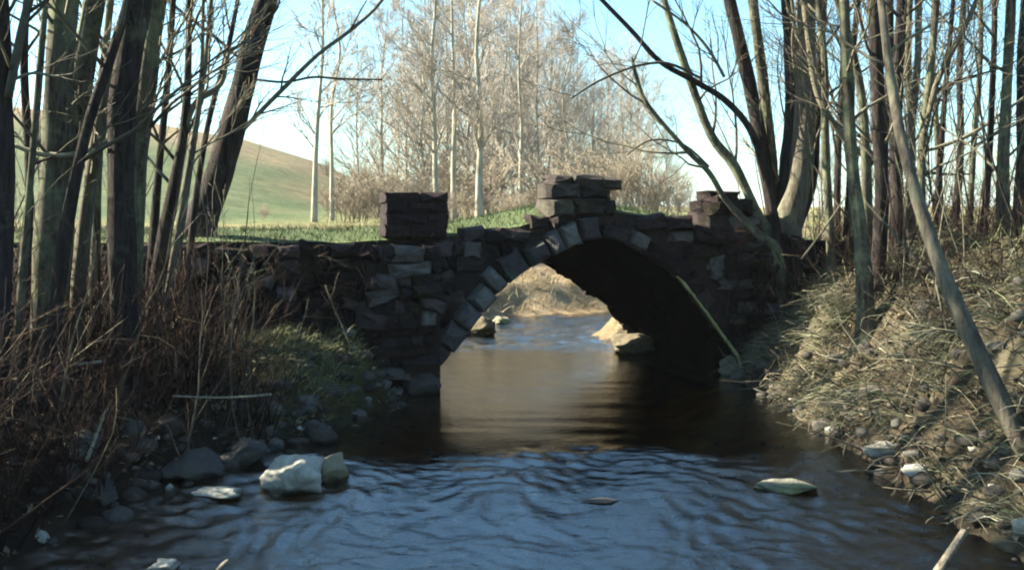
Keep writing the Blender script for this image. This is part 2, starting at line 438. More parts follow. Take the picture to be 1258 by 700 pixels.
def rock_mesh(mb, c, size, rng, cuts=7, sub=3, rough=0.10):
    bm = bmesh.new(); bmesh.ops.create_icosphere(bm, subdivisions=sub, radius=1.0)
    planes = []
    for _ in range(cuts):
        n = Vector((rng.gauss(0, 1), rng.gauss(0, 1), rng.gauss(0, 0.8))).normalized()
        planes.append((n, rng.uniform(0.55, 0.85)))
    off = Vector((rng.uniform(0, 50),) * 3)
    vs = []
    for v in bm.verts:
        p = v.co.copy()
        for n, d in planes:
            k = p.dot(n)
            if k > d: p -= n * (k - d)
        p *= 1 + rough * mnoise.noise(p * 1.8 + off) + rough * 0.5 * mnoise.noise(p * 5 + off) + (rough * 0.3 * mnoise.noise(p * 13 + off) if sub > 3 else 0)
        vs.append(c + Vector((p.x * size[0], p.y * size[1], p.z * size[2])))
    fs = [tuple(v.index for v in f.verts) for f in bm.faces]
    bm.free(); mb.add(vs, fs)

def arch_z(s):
    """intrados height of the near face at s (or -1 outside)"""
    if s <= NEAR[0][0] or s >= NEAR[-1][0]: return -1.0
    return interp([(p[0], p[1]) for p in NEAR], s)

def bridge():
    rng = random.Random(5)
    br = thing('stone_bridge', B(1.65, 0, 0), 'old humped rubble-stone arch bridge crossing the stream', 'bridge')
    n = 40
    near = resample(NEAR, n); far = resample(FAR, n)
    # vault
    mb = MB(); vs = []; K = 60; nn = 120
    nv = resample(NEAR, nn); fv = resample(FAR, nn)
    for j in range(K + 1):
        t = j / K
        for i in range(nn):
            s = lerp(nv[i][0], fv[i][0], t); z = lerp(nv[i][1], fv[i][1], t); u = lerp(0.04, BW - 0.02, t)
            c = mnoise.cell(Vector((i * 0.19 + 7, u * 3.1 + 0.5 * (i // 5 % 2), 3.0)))
            w = 0.03 * nz(s * 5, u * 4, z * 5) + 0.025 * c + 0.012 * nz(s * 16, u * 14, z * 16)
            k = min(1, t * 8)
            vs.append(B(s + (s - 1.6) * 0.4 * w * k, u, z + w * k))
    mb.add(vs, [(j * nn + i, j * nn + i + 1, (j + 1) * nn + i + 1, (j + 1) * nn + i) for j in range(K) for i in range(nn - 1)])
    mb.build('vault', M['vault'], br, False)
    # backing walls, near and far, and the deck
    def spandrel(u, curve, name, flip):
        mb = MB(); m = 60
        c = resample(curve, m)
        row = [B(p[0], u, p[1]) for p in c]; up = [B(p[0], u, top_z(p[0]) - 0.05) for p in c]
        mb.add(row + up, [(i, i + 1, m + i + 1, m + i) for i in range(m - 1)])
        for a, b in ((S0, c[0][0]), (c[-1][0], S1)):
            k = 16; ss = [lerp(a, b, i / k) for i in range(k + 1)]
            lo = [B(s, u, -0.3) for s in ss]; hi = [B(s, u, top_z(s) - 0.05) for s in ss]
            mb.add(lo + hi, [(i, i + 1, k + 2 + i, k + 1 + i) for i in range(k)])
        return mb
    spandrel(0.05, NEAR, 'b', 0).build('backing_wall', M['face'], br, False)
    spandrel(BW - 0.03, FAR, 'b', 1).build('backing_wall', M['face'], br, False)
    mb = MB(); k = 70; J = 9; vs = []
    for i in range(k + 1):
        s = lerp(S0, S1, i / k)
        for j in range(J + 1):
            t = j / J
            z = top_z(s) - 0.04 + 0.10 * math.sin(math.pi * clamp(t * 1.0)) + 0.025 * nz(s * 3, t * 6)
            vs.append(B(s, lerp(0.05, BW - 0.03, t), z))
    mb.add(vs, [(i * (J + 1) + j, (i + 1) * (J + 1) + j, (i + 1) * (J + 1) + j + 1, i * (J + 1) + j + 1) for i in range(k) for j in range(J)])
    m, nt, bs, _ = new_mat('turf')
    nt.links.new(ramp(nt, [(0.3, (0.06, 0.09, 0.035)), (0.7, (0.13, 0.15, 0.07))], noise_tex(nt, 8, 8, 0.7)), bs.inputs['Base Color'])
    bs.inputs['Roughness'].default_value = 0.95
    mb.build('deck', m, br)
    # rubble face (pattern stays in one mesh)
    mb = MB()
    RT = 0.27
    def in_ring(s, z):
        d = min(math.hypot(s - a, z - b) for a, b in near)
        return d < RT
    z = -0.22
    (pa, pb) = (-0.62, 0.10)
    mp = MB(); mp.add([B(a, u, z) for z in (-.3, 1.42) for u in (-.17, .06) for a in (pa, pb - .12 * (z > 0) * 0)], [(0, 1, 5, 4), (0, 4, 6, 2), (1, 3, 7, 5), (4, 5, 7, 6)])
    while z < 1.95:
        h = rng.uniform(0.08, 0.16)
        s = S0 + rng.uniform(0, 0.2)
        while s < S1:
            w = rng.uniform(0.08, 0.22) if rng.random() < .6 else rng.uniform(0.2, 0.42)
            cs, cz = s + w / 2, z + h / 2 + 0.05 * nz(s * 1.3, z * 0.7, 3)
            open_ = cz < arch_z(cs) + 0.02
            if rng.random() > 0.06 and z + h * 0.6 < top_z(cs) - 0.02 and not open_ and not in_ring(cs, cz) and not (NEAR[0][0] + .1 < cs < NEAR[-1][0] - .1 and cz < arch_z(cs) + .12):
                hh = min(h, top_z(cs) + 0.01 - z)
                proud = rng.uniform(-0.06, 0.06)
                if -0.60 < cs < 0.08: proud += 0.28          # pier below the square parapet block
                rt = rng.gauss(0, 0.17); g = rng.uniform(0.8, 1.25)
                stone_block(mb, B(cs, 0.06 - proud, cz - h / 2 + hh / 2), (ES * math.cos(rt) + Vector((0, 0, math.sin(rt)))) * (w / 2 * g), EU * 0.13, Vector((0, 0, math.cos(rt))) * (hh / 2 * g) - ES * math.sin(rt) * hh / 2, rng, 0.22, 0.26)
            s += w
        z += h
    mb.build('wall', M['face'], br, False)
    mp.build('abutment_core', M['face'], br, False)
    # rear rubble face, simpler
    mb = MB(); z = -0.2
    while z < 1.8:
        h = rng.uniform(0.14, 0.22); s = S0
        while s < S1:
            w = rng.uniform(0.2, 0.45); cs, cz = s + w / 2, z + h / 2
            fz = interp(FAR, cs) if FAR[0][0] < cs < FAR[-1][0] else -1
            if z + h * .6 < top_z(cs) - .05 and cz > fz + .1:
                stone_block(mb, B(cs, BW - 0.02 + rng.uniform(-.02, .03), cz), ES * (w / 2 * .97), EU * -0.10, Vector((0, 0, h / 2 * .96)), rng, .1)
            s += w
        z += h
    mb.build('wall', M['face'], br, False)
    # arch ring of voussoirs
    mb = MB(); me = MB(); mr = MB()
    L = resample(NEAR, 200)
    i = 0
    while i < 192:
        st = rng.randint(6, 11); j = min(199, i + st)
        a, b = Vector((L[i][0], L[i][1])), Vector((L[j][0], L[j][1]))
        t = (b - a).normalized(); nrm = Vector((-t.y, t.x)); c = (a + b) / 2
        th = rng.uniform(0.17, 0.28) if i < 96 else rng.uniform(.13, .2); dpt = 0.16
        q = c + nrm * (th / 2 + 0.005)
        if c.y < top_z(c.x) and c.y > -0.2:
            th2 = min(th, max(0.12, top_z(c.x) + 0.0 - c.y))
            q = c + nrm * (th2 / 2)
            T3 = ES * t.x + Vector((0, 0, t.y)); N3 = ES * nrm.x + Vector((0, 0, nrm.y))
            pr = rng.uniform(-0.01, 0.05)
            stone_block(mb if i < 96 else mr, B(q.x, 0.05 - pr, q.y) + N3 * rng.uniform(0, .02), T3 * ((b - a).length / 2 * rng.uniform(.86, .98)), EU * dpt, N3 * (th2 / 2), rng, 0.12 if i < 96 else .07, 0.22)
        i = j
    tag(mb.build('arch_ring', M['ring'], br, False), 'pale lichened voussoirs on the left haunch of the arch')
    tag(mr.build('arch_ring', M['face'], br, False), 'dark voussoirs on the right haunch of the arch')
    # added strip low on the right of the arch: sunlight painted as pale colour
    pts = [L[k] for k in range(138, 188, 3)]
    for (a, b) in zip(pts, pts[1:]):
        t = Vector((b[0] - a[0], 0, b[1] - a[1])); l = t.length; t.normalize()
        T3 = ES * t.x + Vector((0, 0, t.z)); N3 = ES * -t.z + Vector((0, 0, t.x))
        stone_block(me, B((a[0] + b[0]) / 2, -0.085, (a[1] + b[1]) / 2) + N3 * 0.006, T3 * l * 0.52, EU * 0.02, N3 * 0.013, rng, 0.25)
    tag(me.build('arch_sun_strip', M['edge'], br, False), 'pale yellow strip low on the arch edge, coloured as sunlight')
    # parapet remains
    def box_px(mb, x0, y0, x1, y1, u0, u1, jit=0.04, inset=0.07):
        (s0, z1), (s1, z0) = face_sz(x0, y0, u0), face_sz(x1, y1, u0)
        stone_block(mb, B((s0 + s1) / 2, (u0 + u1) / 2, (z0 + z1) / 2), ES * abs(s1 - s0) / 2, EU * abs(u1 - u0) / 2, Vector((0, 0, abs(z1 - z0) / 2)), rng, jit, inset)
    mb = MB()
    y = 236
    for h, cut in ((13, [472, 516, 551]), (14, [474, 500, 552]), (13, [473, 526, 552]), (15, [472, 505, 551])):
        for a, b in zip(cut, cut[1:]): box_px(mb, a + .3, y, b - .3, y + h - .3, -0.12, 0.36, 0.055, 0.06)
        y += h
    box_px(mb, 476, 240, 548.5, 292, -0.09, 0.34, 0.01, 0.01)
    tag(mb.build('parapet_block', M['pier_dark'], br, False), 'square dark parapet block over the left abutment')
    mb = MB()
    for q in [(676, 224, 716, 243), (675, 243, 708, 264), (708, 241, 748, 263), (716, 226, 744, 242), (680, 214, 712, 225), (704, 213, 742, 228), (736, 217, 766, 231), (738, 231, 752, 246), (740, 246, 758, 263)]:
        box_px(mb, q[0] + rng.uniform(-2, 1), q[1] + rng.uniform(-1, 2), q[2] + rng.uniform(-1, 2), q[3] + 1.5, -0.06 + rng.uniform(-.05, .05), 0.34, 0.17, 0.30)
    tag(mb.build('parapet_block', M['pier_moss'], br, False), 'broken mossy parapet stub with an overhanging top slab')
    mb = MB()
    for q in [(864, 262, 902, 290), (898, 264, 938, 294), (870, 246, 900, 266), (896, 243, 930, 268), (878, 234, 915, 250)]:
        box_px(mb, *q, -0.03 + rng.uniform(-.05, .05), 0.40, 0.20, 0.34)
    tag(mb.build('parapet_block', M['face'], br, False), 'dark broken parapet stub beside the right-hand alder')
bridge()

# ------------------------------------------------------------------ rocks in and beside the stream
def rock(x, y, w, h, mat, label, depth=1.0, seed=0, sub=4, z=None, cuts=10, name='rock'):
    rng = random.Random(seed + int(x * 7 + y))
    zz = z if z is not None else 0.0
    c = on_surface(x, y, zz); Z = c.y; sx = w / F * Z / 2; sz = h / F * Z / 2
    g = max(ground(c.x, c.y), 0.0) if zz > 0 or True else 0
    t = thing(name, (c.x, c.y, 0), label, 'rock'); 
    C.objects.unlink(t); bpy.data.objects.remove(t)
    mb = MB(); rock_mesh(mb, Vector((0, 0, 0)), (sx * 1.12, sx * depth, sz * 1.45), rng, cuts, sub, 0.22)
    o = mb.build(name, mat)
    wet = [0.85 * sstep(0.42, 0.10, (v[2] / sz + 0.75) + 0.30 * nz(v[0] * 14, v[1] * 14, v[2] * 14 + x)) for v in mb.v]
    o.data.attributes.new('wet', 'FLOAT', 'POINT').data.foreach_set('value', wet)
    o.location = (c.x, c.y + sx * depth * 0.5, c.z + sz * 0.75)
    o.rotation_euler.z = rng.uniform(-0.25, 0.25)
    return tag(o, label, 'rock')
rock(362, 606, 78, 40, M['rock_pale'], 'white flat-faced boulder at the edge of the left bank', 0.9, 1, cuts=9)
rock(406, 592, 40, 36, M['rock_ochre'], 'upright tan stone touching the white boulder', 0.8, 2)
rock(265, 612, 62, 10, M['rock_pale'], 'thin flat pale slab at the water left of the white boulder', 0.6, 3)
rock(50, 668, 18, 14, M['rock_pale'], 'small white stone alone in the dark shallows at lower left', 0.9, 4)
rock(200, 704, 42, 14, M['rock_pale'], 'low pale stone awash at the near edge of the stream', 0.8, 5)
rock(975, 606, 80, 13, M['rock_moss'], 'low mossy rock breaking the surface near the right bank', 0.7, 6)
rock(780, 434, 74, 20, M['rock_bank'], 'tan boulder seen through the right side of the arch', 0.8, 7)
rock(584, 412, 46, 22, M['rock_bank'], 'tan rock seen through the arch at its left side', 0.8, 8)
rock(618, 398, 24, 9, M['rock_moss'], 'small olive stone upstream seen through the arch', 0.9, 9)
rock(395, 545, 40, 26, M['rock_dark'], 'dark stone below the grassy mound', 0.8, 10)
rock(230, 590, 70, 34, M['rock_dark'], 'broad dark stone under the brush of the left bank', 0.8, 11)
rock(118, 622, 60, 30, M['rock_dark'], 'dark grey rock at the foot of the tangled brush', 0.8, 12)
rock(300, 570, 50, 26, M['rock_dark'], 'dark stone behind the white boulder', 0.8, 13)
rock(1100, 566, 66, 19, M['rock_grey'], 'pale bank stone just left of the long white slab', 0.7, 14, z=0.05)
rock(1160, 588, 92, 15, M['rock_pale'], 'long white slab at the foot of the right bank', 0.6, 15, z=0.06)
rock(1212, 568, 56, 17, M['rock_ochre'], 'tan stone between the white slab and the leaning pole', 0.7, 16, z=0.12)
rock(1232, 622, 84, 16, M['rock_grey'], 'broad pale slab at the water below the leaning pole', 0.6, 27, z=0.05)
rock(1040, 532, 34, 13, M['rock_pale'], 'small grey-white stone at the water below the straw', 0.8, 17, z=0.02)
rock(905, 462, 40, 22, M['rock_ochre'], 'mossy stone at the right foot of the arch', 0.7, 18, z=0.0)
rock(515, 486, 44, 26, M['rock_dark'], 'wet dark stone at the left foot of the arch', 0.7, 19)
rock(740, 618, 46, 3, M['rock_dark'], 'dark stone barely showing in the riffle below the bridge', 0.6, 20)

# ------------------------------------------------------------------ trees
def tree(name, label, cat, group, stems, mat, seed, twig_lvl=2, limbs=(9, 13), ext=2.6, zmin=1.9, limb_len=(0.9, 1.9), extra=(), twigmat='twig'):
    """stems: list of (depth, [(x, y, width px), ...] top first, [lean]); every stem grows from the ground"""
    rng = random.Random(seed)
    Z0, pl = stems[0][0], stems[0][1]
    b = P(pl[-1][0], pl[-1][1], Z0); gz = ground(b.x, b.y)
    root = thing(name, (b.x, b.y, gz), label, cat, group)
    crown = MB()
    multi = len(stems) > 1
    for si, st in enumerate(stems):
        Z, pl = st[0], st[1]; topz = st[2] if len(st) > 2 else Z
        ctrl = []
        n = len(pl)
        for i, (x, y, w) in enumerate(pl):
            zz = lerp(topz, Z, i / (n - 1)); ctrl.append((P(x, y, zz), w / F * zz / 2))
        ctrl.reverse()
        base = ctrl[0][0]; g = ground(base.x, base.y)
        if base.z > g + 0.02 and not multi:
            d = ctrl[1][0] - ctrl[0][0]; k = (base.z - g + 0.12)
            dx = -d.x / max(0.2, d.z) * k * 0.5
            if k > 0.4: ctrl.insert(0, (Vector((lerp(base.x, base.x + dx, (base.z - g - .22) / k), base.y, g + 0.22)), ctrl[0][1] * 1.06))
            ctrl.insert(0, (Vector((base.x + dx, base.y, g - 0.12)), ctrl[0][1] * 1.7))
        elif multi:
            ctrl.insert(0, (Vector((lerp(base.x, b.x, 0.6), lerp(base.y, b.y, 0.6), min(base.z - 0.15, gz - 0.1))), ctrl[0][1] * 1.1))
        # carry the stem on above the picture
        d = (ctrl[-1][0] - ctrl[-2][0]).normalized(); q, r = ctrl[-1]
        L = ext * rng.uniform(0.85, 1.15) * (1 if r > 0.02 else 0.5)
        if not (len(st) > 3 and st[3]):
            for t in (0.35, 0.7, 1.0):
                d = (d + Vector((rng.gauss(0, .06), rng.gauss(0, .06), 0.08))).normalized()
                ctrl.append((ctrl[-1][0] + d * L / 3, r * (1 - 0.85 * t)))
        pts, rads = smooth_path(ctrl, 5)
        mb = MB(); tube(mb, pts, rads, 12 if max(rads) > 0.03 else 8, 0.22)
        mb.build('stem' if multi else 'trunk', mat if not isinstance(mat, list) else mat[si % len(mat)], root)
        nl = rng.randint(*limbs)
        for _ in range(nl):
            for _try in range(20):
                i = rng.randint(3, len(pts) - 2)
                if pts[i].z > zmin and rng.random() < 0.35 + 0.65 * i / len(pts): break
            ax = (pts[i + 1] - pts[i]).normalized(); o = ax.orthogonal().normalized(); o2 = ax.cross(o)
            a = rng.uniform(0, 6.283); s = R(rng.uniform(25, 65))
            dd = ax * math.cos(s) + (o * math.cos(a) + o2 * math.sin(a)) * math.sin(s)
            r = min(rads[i] * 0.5, 0.016)
            grow(crown, pts[i], dd, rng.uniform(*limb_len), max(0.005, r), twig_lvl, rng, 0.05, 0.13, (4, 7), (20, 48), 0.0022)
    for Zb, pl, w0 in extra:                         # limbs traced where the photograph shows them
        ctrl = [(P(x, y, Zb), w / F * Zb / 2) for x, y, w in pl]
        pts, rads = smooth_path(ctrl, 4)
        tube(crown, pts, rads, 6, 0.15)
        for _ in range(w0):
            i = rng.randint(2, len(pts) - 2); ax = (pts[i + 1] - pts[i]).normalized()
            o = ax.orthogonal().normalized(); o2 = ax.cross(o); a = rng.uniform(0, 6.283); s = R(rng.uniform(25, 55))
            grow(crown, pts[i], ax * math.cos(s) + (o * math.cos(a) + o2 * math.sin(a)) * math.sin(s), rng.uniform(.35, .8), max(.003, rads[i] * .5), 1, rng, 0.04, 0.14, (3, 6), (20, 48), 0.002)
    crown.build('crown', M[twigmat], root)
    return root

GL = 'alder trunks on the left bank'
def left_tree(name, label, cat, group, stems, mat, seed, **kw):
    return tree(name, label, cat, group, [(t[0], [(x, y, w * 0.86) for x, y, w in t[1]]) + tuple(t[2:]) for t in stems], mat, seed, **kw)
left_tree('alder_tree', 'dark trunk cut by the left edge of the photo, with a thin fork', 'tree', GL,
     [(6.4, [(-8, -20, 34), (2, 110, 30), (4, 250, 28), (-2, 430, 30)])], M['bark_dark'], 11,
     extra=[(6.35, [(10, 120, 11), (24, 50, 11), (40, -20, 10), (60, -140, 7)], 5), (6.35, [(12, 100, 5), (40, 90, 4), (70, 95, 3)], 2)])
left_tree('alder_tree', 'thick half-dark trunk, first full upright one from the left edge', 'tree', GL,
     [(7.2, [(80, -20, 40), (72, 90, 37), (66, 200, 36), (60, 310, 38), (56, 440, 44)])], M['bark_green'], 12,
     extra=[(7.1, [(16, 178, 5), (45, 188, 7), (80, 191, 7), (115, 184, 6)], 1)])
left_tree('alder_tree', 'grey-green trunk leaning right, just right of the thick upright one', 'tree', GL,
     [(7.7, [(118, -20, 32), (105, 70, 31), (92, 160, 30), (80, 250, 28), (70, 400, 32)])], M['bark_green'], 13)
left_tree('alder_tree', 'thin dark stem slanting between the two grey-green trunks', 'tree', GL,
     [(7.0, [(160, -10, 12), (136, 70, 14), (112, 140, 15), (97, 200, 16), (78, 300, 18), (66, 420, 20)])], M['bark_dark'], 14, limbs=(4, 6))
left_tree('alder_tree', 'pale sunlit stem slanting in front of the darkest trunk', 'tree', GL,
     [(7.9, [(160, 10, 16), (140, 90, 18), (122, 160, 20), (109, 240, 21), (98, 330, 22), (92, 430, 24)])], M['bark_pale'], 15, limbs=(3, 5))
left_tree('alder_tree', 'darkest thick trunk in the middle of the left clump', 'tree', GL,
     [(7.6, [(172, -20, 36), (160, 60, 38), (150, 150, 38), (149, 260, 36), (152, 400, 42)])], M['bark_dark'], 16)
left_tree('alder_tree', 'straight trunk with a lit left side, last of the left clump', 'tree', GL,
     [(8.3, [(194, -20, 27), (183, 80, 28), (172, 170, 28), (164, 260, 28), (160, 390, 32)])], M['bark_green'], 17)
left_tree('alder_tree', 'slim crooked stem between the left clump and the leaning trunk', 'tree', GL,
     [(8.8, [(232, -20, 8), (231, 90, 10), (226, 160, 13), (214, 230, 17), (200, 300, 20), (186, 400, 24)])], M['bark_dark'], 18,
     extra=[(8.8, [(222, 180, 8), (238, 130, 7), (262, 112, 7), (274, 98, 6), (281, 66, 5), (300, 50, 4), (310, 10, 3)], 6)])
left_tree('alder_tree', 'stout bark-covered trunk leaning right over the end of the wall', 'tree', GL,
     [(10.05, [(336, -30, 30), (318, 30, 33), (301, 95, 35), (284, 160, 37), (265, 225, 40), (248, 268, 44), (241, 294, 52), (232, 330, 74)])], M['bark_dark'], 19,
     extra=[(9.98, [(300, 158, 6), (322, 135, 6), (345, 112, 6), (390, 68, 5), (430, 38, 5), (470, 0, 4), (500, -60, 3)], 7),
            (10.03, [(314, 98, 3), (350, 101, 3), (385, 95, 3), (420, 97, 3), (470, 98, 2)], 4),
            (9.98, [(292, 70, 4), (262, 44, 5), (232, 22, 4), (205, 0, 4)], 4)], limbs=(7, 9))

for k, (Z, pl, mt, lab) in enumerate([
        (7.4, [(34, -20, 8), (30, 90, 9), (36, 220, 10), (30, 380, 13)], 'bark_dark', 'thin dark stem in the gap beside the trunk at the left edge'),
        (8.4, [(138, -20, 9), (126, 100, 10), (120, 220, 11), (116, 360, 13)], 'bark_green', 'slender stem glimpsed between the leaning grey-green and darkest trunks'),
        (9.0, [(214, -20, 7), (206, 100, 8), (196, 200, 9), (186, 330, 12)], 'bark_dark', 'thin stem just right of the last trunk of the left clump'),
        (9.2, [(262, -20, 5), (252, 80, 6), (236, 190, 7), (216, 330, 9)], 'bark_green', 'whip-thin stem behind the slim crooked one'),
        (8.6, [(250, -20, 4), (246, 110, 5), (228, 230, 7), (208, 350, 9)], 'bark_pale', 'pale whip crossing in front of the slim crooked stem'),
        (9.4, [(296, -20, 5), (280, 60, 6), (252, 170, 7), (232, 320, 9)], 'bark_dark', 'thin dark whip close to the left side of the stout leaning trunk'),
        (7.0, [(58, -20, 7), (46, 120, 8), (34, 260, 9), (22, 420, 12)], 'bark_green', 'thin greenish stem leaning right at the far left')]):
    tree('alder_tree', lab, 'tree', GL, [(Z, pl)], M[mt], 700 + k, limbs=(7, 10), limb_len=(.6, 1.4))
tree('alder_tree', 'many-stemmed alder growing from a gnarled stool at the right end of the bridge', 'tree', None,
     [(11.10, [(992, -30, 22), (990, 60, 24), (988, 150, 26), (982, 225, 29), (966, 290, 38)]),
      (11.25, [(965, -30, 15), (971, 60, 17), (973, 150, 19), (962, 250, 20), (958, 295, 22)]),
      (11.30, [(922, -30, 12), (936, 90, 13), (946, 180, 14), (952, 260, 16), (956, 300, 18)]),
      (11.20, [(890, -30, 14), (908, 50, 16), (928, 140, 17), (944, 230, 17), (954, 300, 18)]),
      (11.00, [(808, -30, 7), (830, 46, 9), (853, 114, 10), (875, 169, 11), (903, 205, 12), (930, 262, 13), (952, 305, 15)]),
      (10.90, [(726, -14, 5), (775, 37, 6), (811, 76, 6), (853, 100, 7), (894, 126, 8), (926, 168, 9), (946, 240, 10), (956, 300, 12)]),
      (10.80, [(776, 70, 3), (782, 95, 5), (795, 128, 6), (839, 180, 6), (871, 212, 7), (892, 246, 8), (932, 288, 11), (955, 312, 14)], 10.8, True),
      (11.40, [(1014, -30, 9), (1008, 70, 10), (1002, 160, 11), (996, 230, 13), (974, 296, 16)])],
     [M['bark_pale'], M['bark_dark'], M['bark_green'], M['bark_dark'], M['bark_green'], M['bark_dark'], M['bark_green'], M['bark_dark']], 31, limbs=(5, 8), ext=2.2,
     extra=[(10.80, [(984, -30, 8), (993, 40, 9), (1001, 100, 9), (1015, 138, 9), (1045, 178, 9), (1075, 197, 7), (1115, 208, 5), (1160, 214, 4), (1192, 214, 2)], 4),
            (10.90, [(871, 205, 3), (840, 178, 3), (800, 172, 3), (770, 190, 2)], 3),
            (10.90, [(890, 95, 4), (870, 60, 4), (840, 28, 3), (800, 0, 3)], 5),
            (10.80, [(860, 96, 3), (820, 78, 4), (780, 82, 3), (735, 100, 3), (700, 122, 2)], 4)])
tree('bare_tree', 'slim greenish stem right of the gnarled alder', 'tree', 'stems on the right bank',
     [(8.9, [(1036, -20, 12), (1041, 90, 13), (1046, 190, 15), (1056, 280, 17), (1062, 350, 20)])], M['bark_green'], 41, limbs=(9, 12))
tree('bare_tree', 'dark upright stem behind the leaning pale pole', 'tree', 'stems on the right bank',
     [(9.2, [(1072, -20, 15), (1076, 60, 16), (1080, 150, 17), (1083, 240, 17), (1078, 340, 20)])], M['bark_dark'], 42, limbs=(9, 12))
tree('bare_tree', 'pale bare pole leaning from the lower right corner of the bank', 'tree', 'stems on the right bank',
     [(6.2, [(1078, -40, 9), (1088, 50, 10), (1099, 125, 12), (1112, 190, 14), (1136, 275, 16), (1166, 355, 19), (1206, 445, 21), (1262, 562, 24)], 7.2)], M['bark_pale'], 43, limbs=(3, 5))
tree('bare_tree', 'dark stem crossing behind the upper end of the pale pole', 'tree', 'stems on the right bank',
     [(9.6, [(1108, -20, 12), (1103, 90, 14), (1100, 180, 15), (1104, 300, 17)])], M['bark_dark'], 44, limbs=(8, 11))
tree('bare_tree', 'slender stem that forks right of the pale pole', 'tree', 'stems on the right bank',
     [(9.0, [(1152, -20, 7), (1144, 80, 9), (1134, 170, 10), (1132, 250, 11), (1136, 330, 13)])], M['bark_green'], 45, limbs=(9, 12),
     extra=[(8.95, [(1136, 165, 6), (1150, 105, 7), (1172, 60, 6), (1196, 10, 6), (1216, -50, 4)], 8)])
tree('bare_tree', 'thin wavy grey sapling rising beyond the forked stem', 'tree', 'stems on the right bank',
     [(10.2, [(1172, -20, 5), (1164, 80, 6), (1156, 180, 7), (1148, 290, 8)])], M['bark_dark'], 46, limbs=(8, 11),
     extra=[(10.1, [(1136, 186, 4), (1162, 178, 5), (1195, 164, 5), (1230, 140, 4), (1275, 108, 4)], 5)])
tree('bare_tree', 'thin dark sapling paired with the trunk at the right edge', 'tree', 'stems on the right bank',
     [(9.5, [(1222, -20, 6), (1220, 90, 7), (1215, 190, 8), (1206, 310, 10)])], M['bark_dark'], 47, limbs=(9, 12))
tree('bare_tree', 'grey trunk nearest the right edge of the photo', 'tree', 'stems on the right bank',
     [(9.0, [(1244, -20, 11), (1238, 90, 12), (1233, 190, 14), (1232, 310, 18)])], M['bark_green'], 48, limbs=(9, 12))
tree('bare_tree', 'mossy stem close behind the slim greenish one', 'tree', 'stems on the right bank',
     [(10.0, [(1022, -20, 8), (1044, 50, 9), (1060, 130, 10), (1064, 230, 12), (1066, 330, 14)])], M['bark_green'], 49, limbs=(9, 12))

for k, (Z, x0, x1, xb, w, mt, lab) in enumerate([
        (10.6, 1004, 1014, 1020, 8, 'bark_green', 'slim stem leaning left close behind the gnarled alder'),
        (11.2, 1056, 1046, 1040, 7, 'bark_dark', 'thin dark stem leaning right beyond the slim greenish one'),
        (11.6, 1092, 1086, 1090, 9, 'bark_dark', 'thin dark stem far behind the leaning pale pole'),
        (12.2, 1118, 1120, 1114, 8, 'bark_green', 'faint green stem between the pale pole and the forked stem'),
        (11.0, 1128, 1118, 1120, 8, 'bark_pale', 'pale slim stem beside the fork of the forked stem'),
        (12.6, 1186, 1180, 1172, 7, 'bark_dark', 'dark sapling trunk leaning right past the wavy grey one'),
        (12.0, 1204, 1196, 1190, 6, 'bark_green', 'thin green trunk halfway between wavy sapling and right edge'),
        (10.8, 1262, 1256, 1250, 11, 'bark_dark', 'dark trunk touching the right edge of the photo'),
        (13.5, 1034, 1030, 1028, 7, 'bark_dark', 'furthest dark stem behind the right end of the bridge'),
        (13.2, 1148, 1152, 1158, 6, 'bark_green', 'thin stem leaning left behind the forked stem')]):
    tree('bare_tree', lab, 'tree', 'stems on the right bank', [(Z, [(x0, -20, w), ((x0 + x1) / 2 + (-1) ** k * 4, 80, w * 1.1), (x1, 180, w * 1.2), (xb, 290, w * 1.35)])], M[mt], 500 + k, limbs=(7, 10))
# birches and bare trees in the distance
def far_tree(name, label, X, Y, h, r, mat, twigmat, seed, group, lean=0.0, zlow=0.25, lvl=2, n=34, spread=(18, 42), L=0.34, rmin=0.006, col='crown'):
    rng = random.Random(seed); g = ground(X, Y)
    root = thing(name, (X, Y, g), label, 'tree', group)
    ctrl = [(Vector((X, Y, g - 0.15)), r * 1.25)]
    for k in range(1, 7):
        t = k / 6
        ctrl.append((Vector((X + lean * h * t + rng.gauss(0, .012 * h) * t, Y + rng.gauss(0, .01 * h), g + h * t)), r * (1 - 0.9 * t)))
    pts, rads = smooth_path(ctrl, 4)
    mb = MB(); tube(mb, pts, rads, 7, 0.1); mb.build('trunk', mat, root)
    cr = MB()
    for _ in range(n):
        t = rng.uniform(zlow, 0.97); i = min(len(pts) - 2, int(t * (len(pts) - 1)))
        ax = (pts[i + 1] - pts[i]).normalized(); o = ax.orthogonal().normalized(); o2 = ax.cross(o)
        a = rng.uniform(0, 6.283); s = R(rng.uniform(22, 60))
        grow(cr, pts[i], ax * math.cos(s) + (o * math.cos(a) + o2 * math.sin(a)) * math.sin(s), h * L * rng.uniform(.5, 1) * (1.15 - t * .8), max(rmin, rads[i] * .45), lvl, rng, 0.06, 0.12, (5, 8), spread, rmin, 3)
    cr.build('crown', M[twigmat], root)
    return root

def copy_tree(o, loc, rz, sc):
    c = o.copy(); C.objects.link(c); c.location = loc; c.rotation_euler = (0, 0, rz); c.scale = (sc * random.Random(int(loc[0] * 50)).uniform(.9, 1.1),) * 2 + (sc,)
    for ch in o.children:
        d = ch.copy(); C.objects.link(d); d.parent = c
    return c

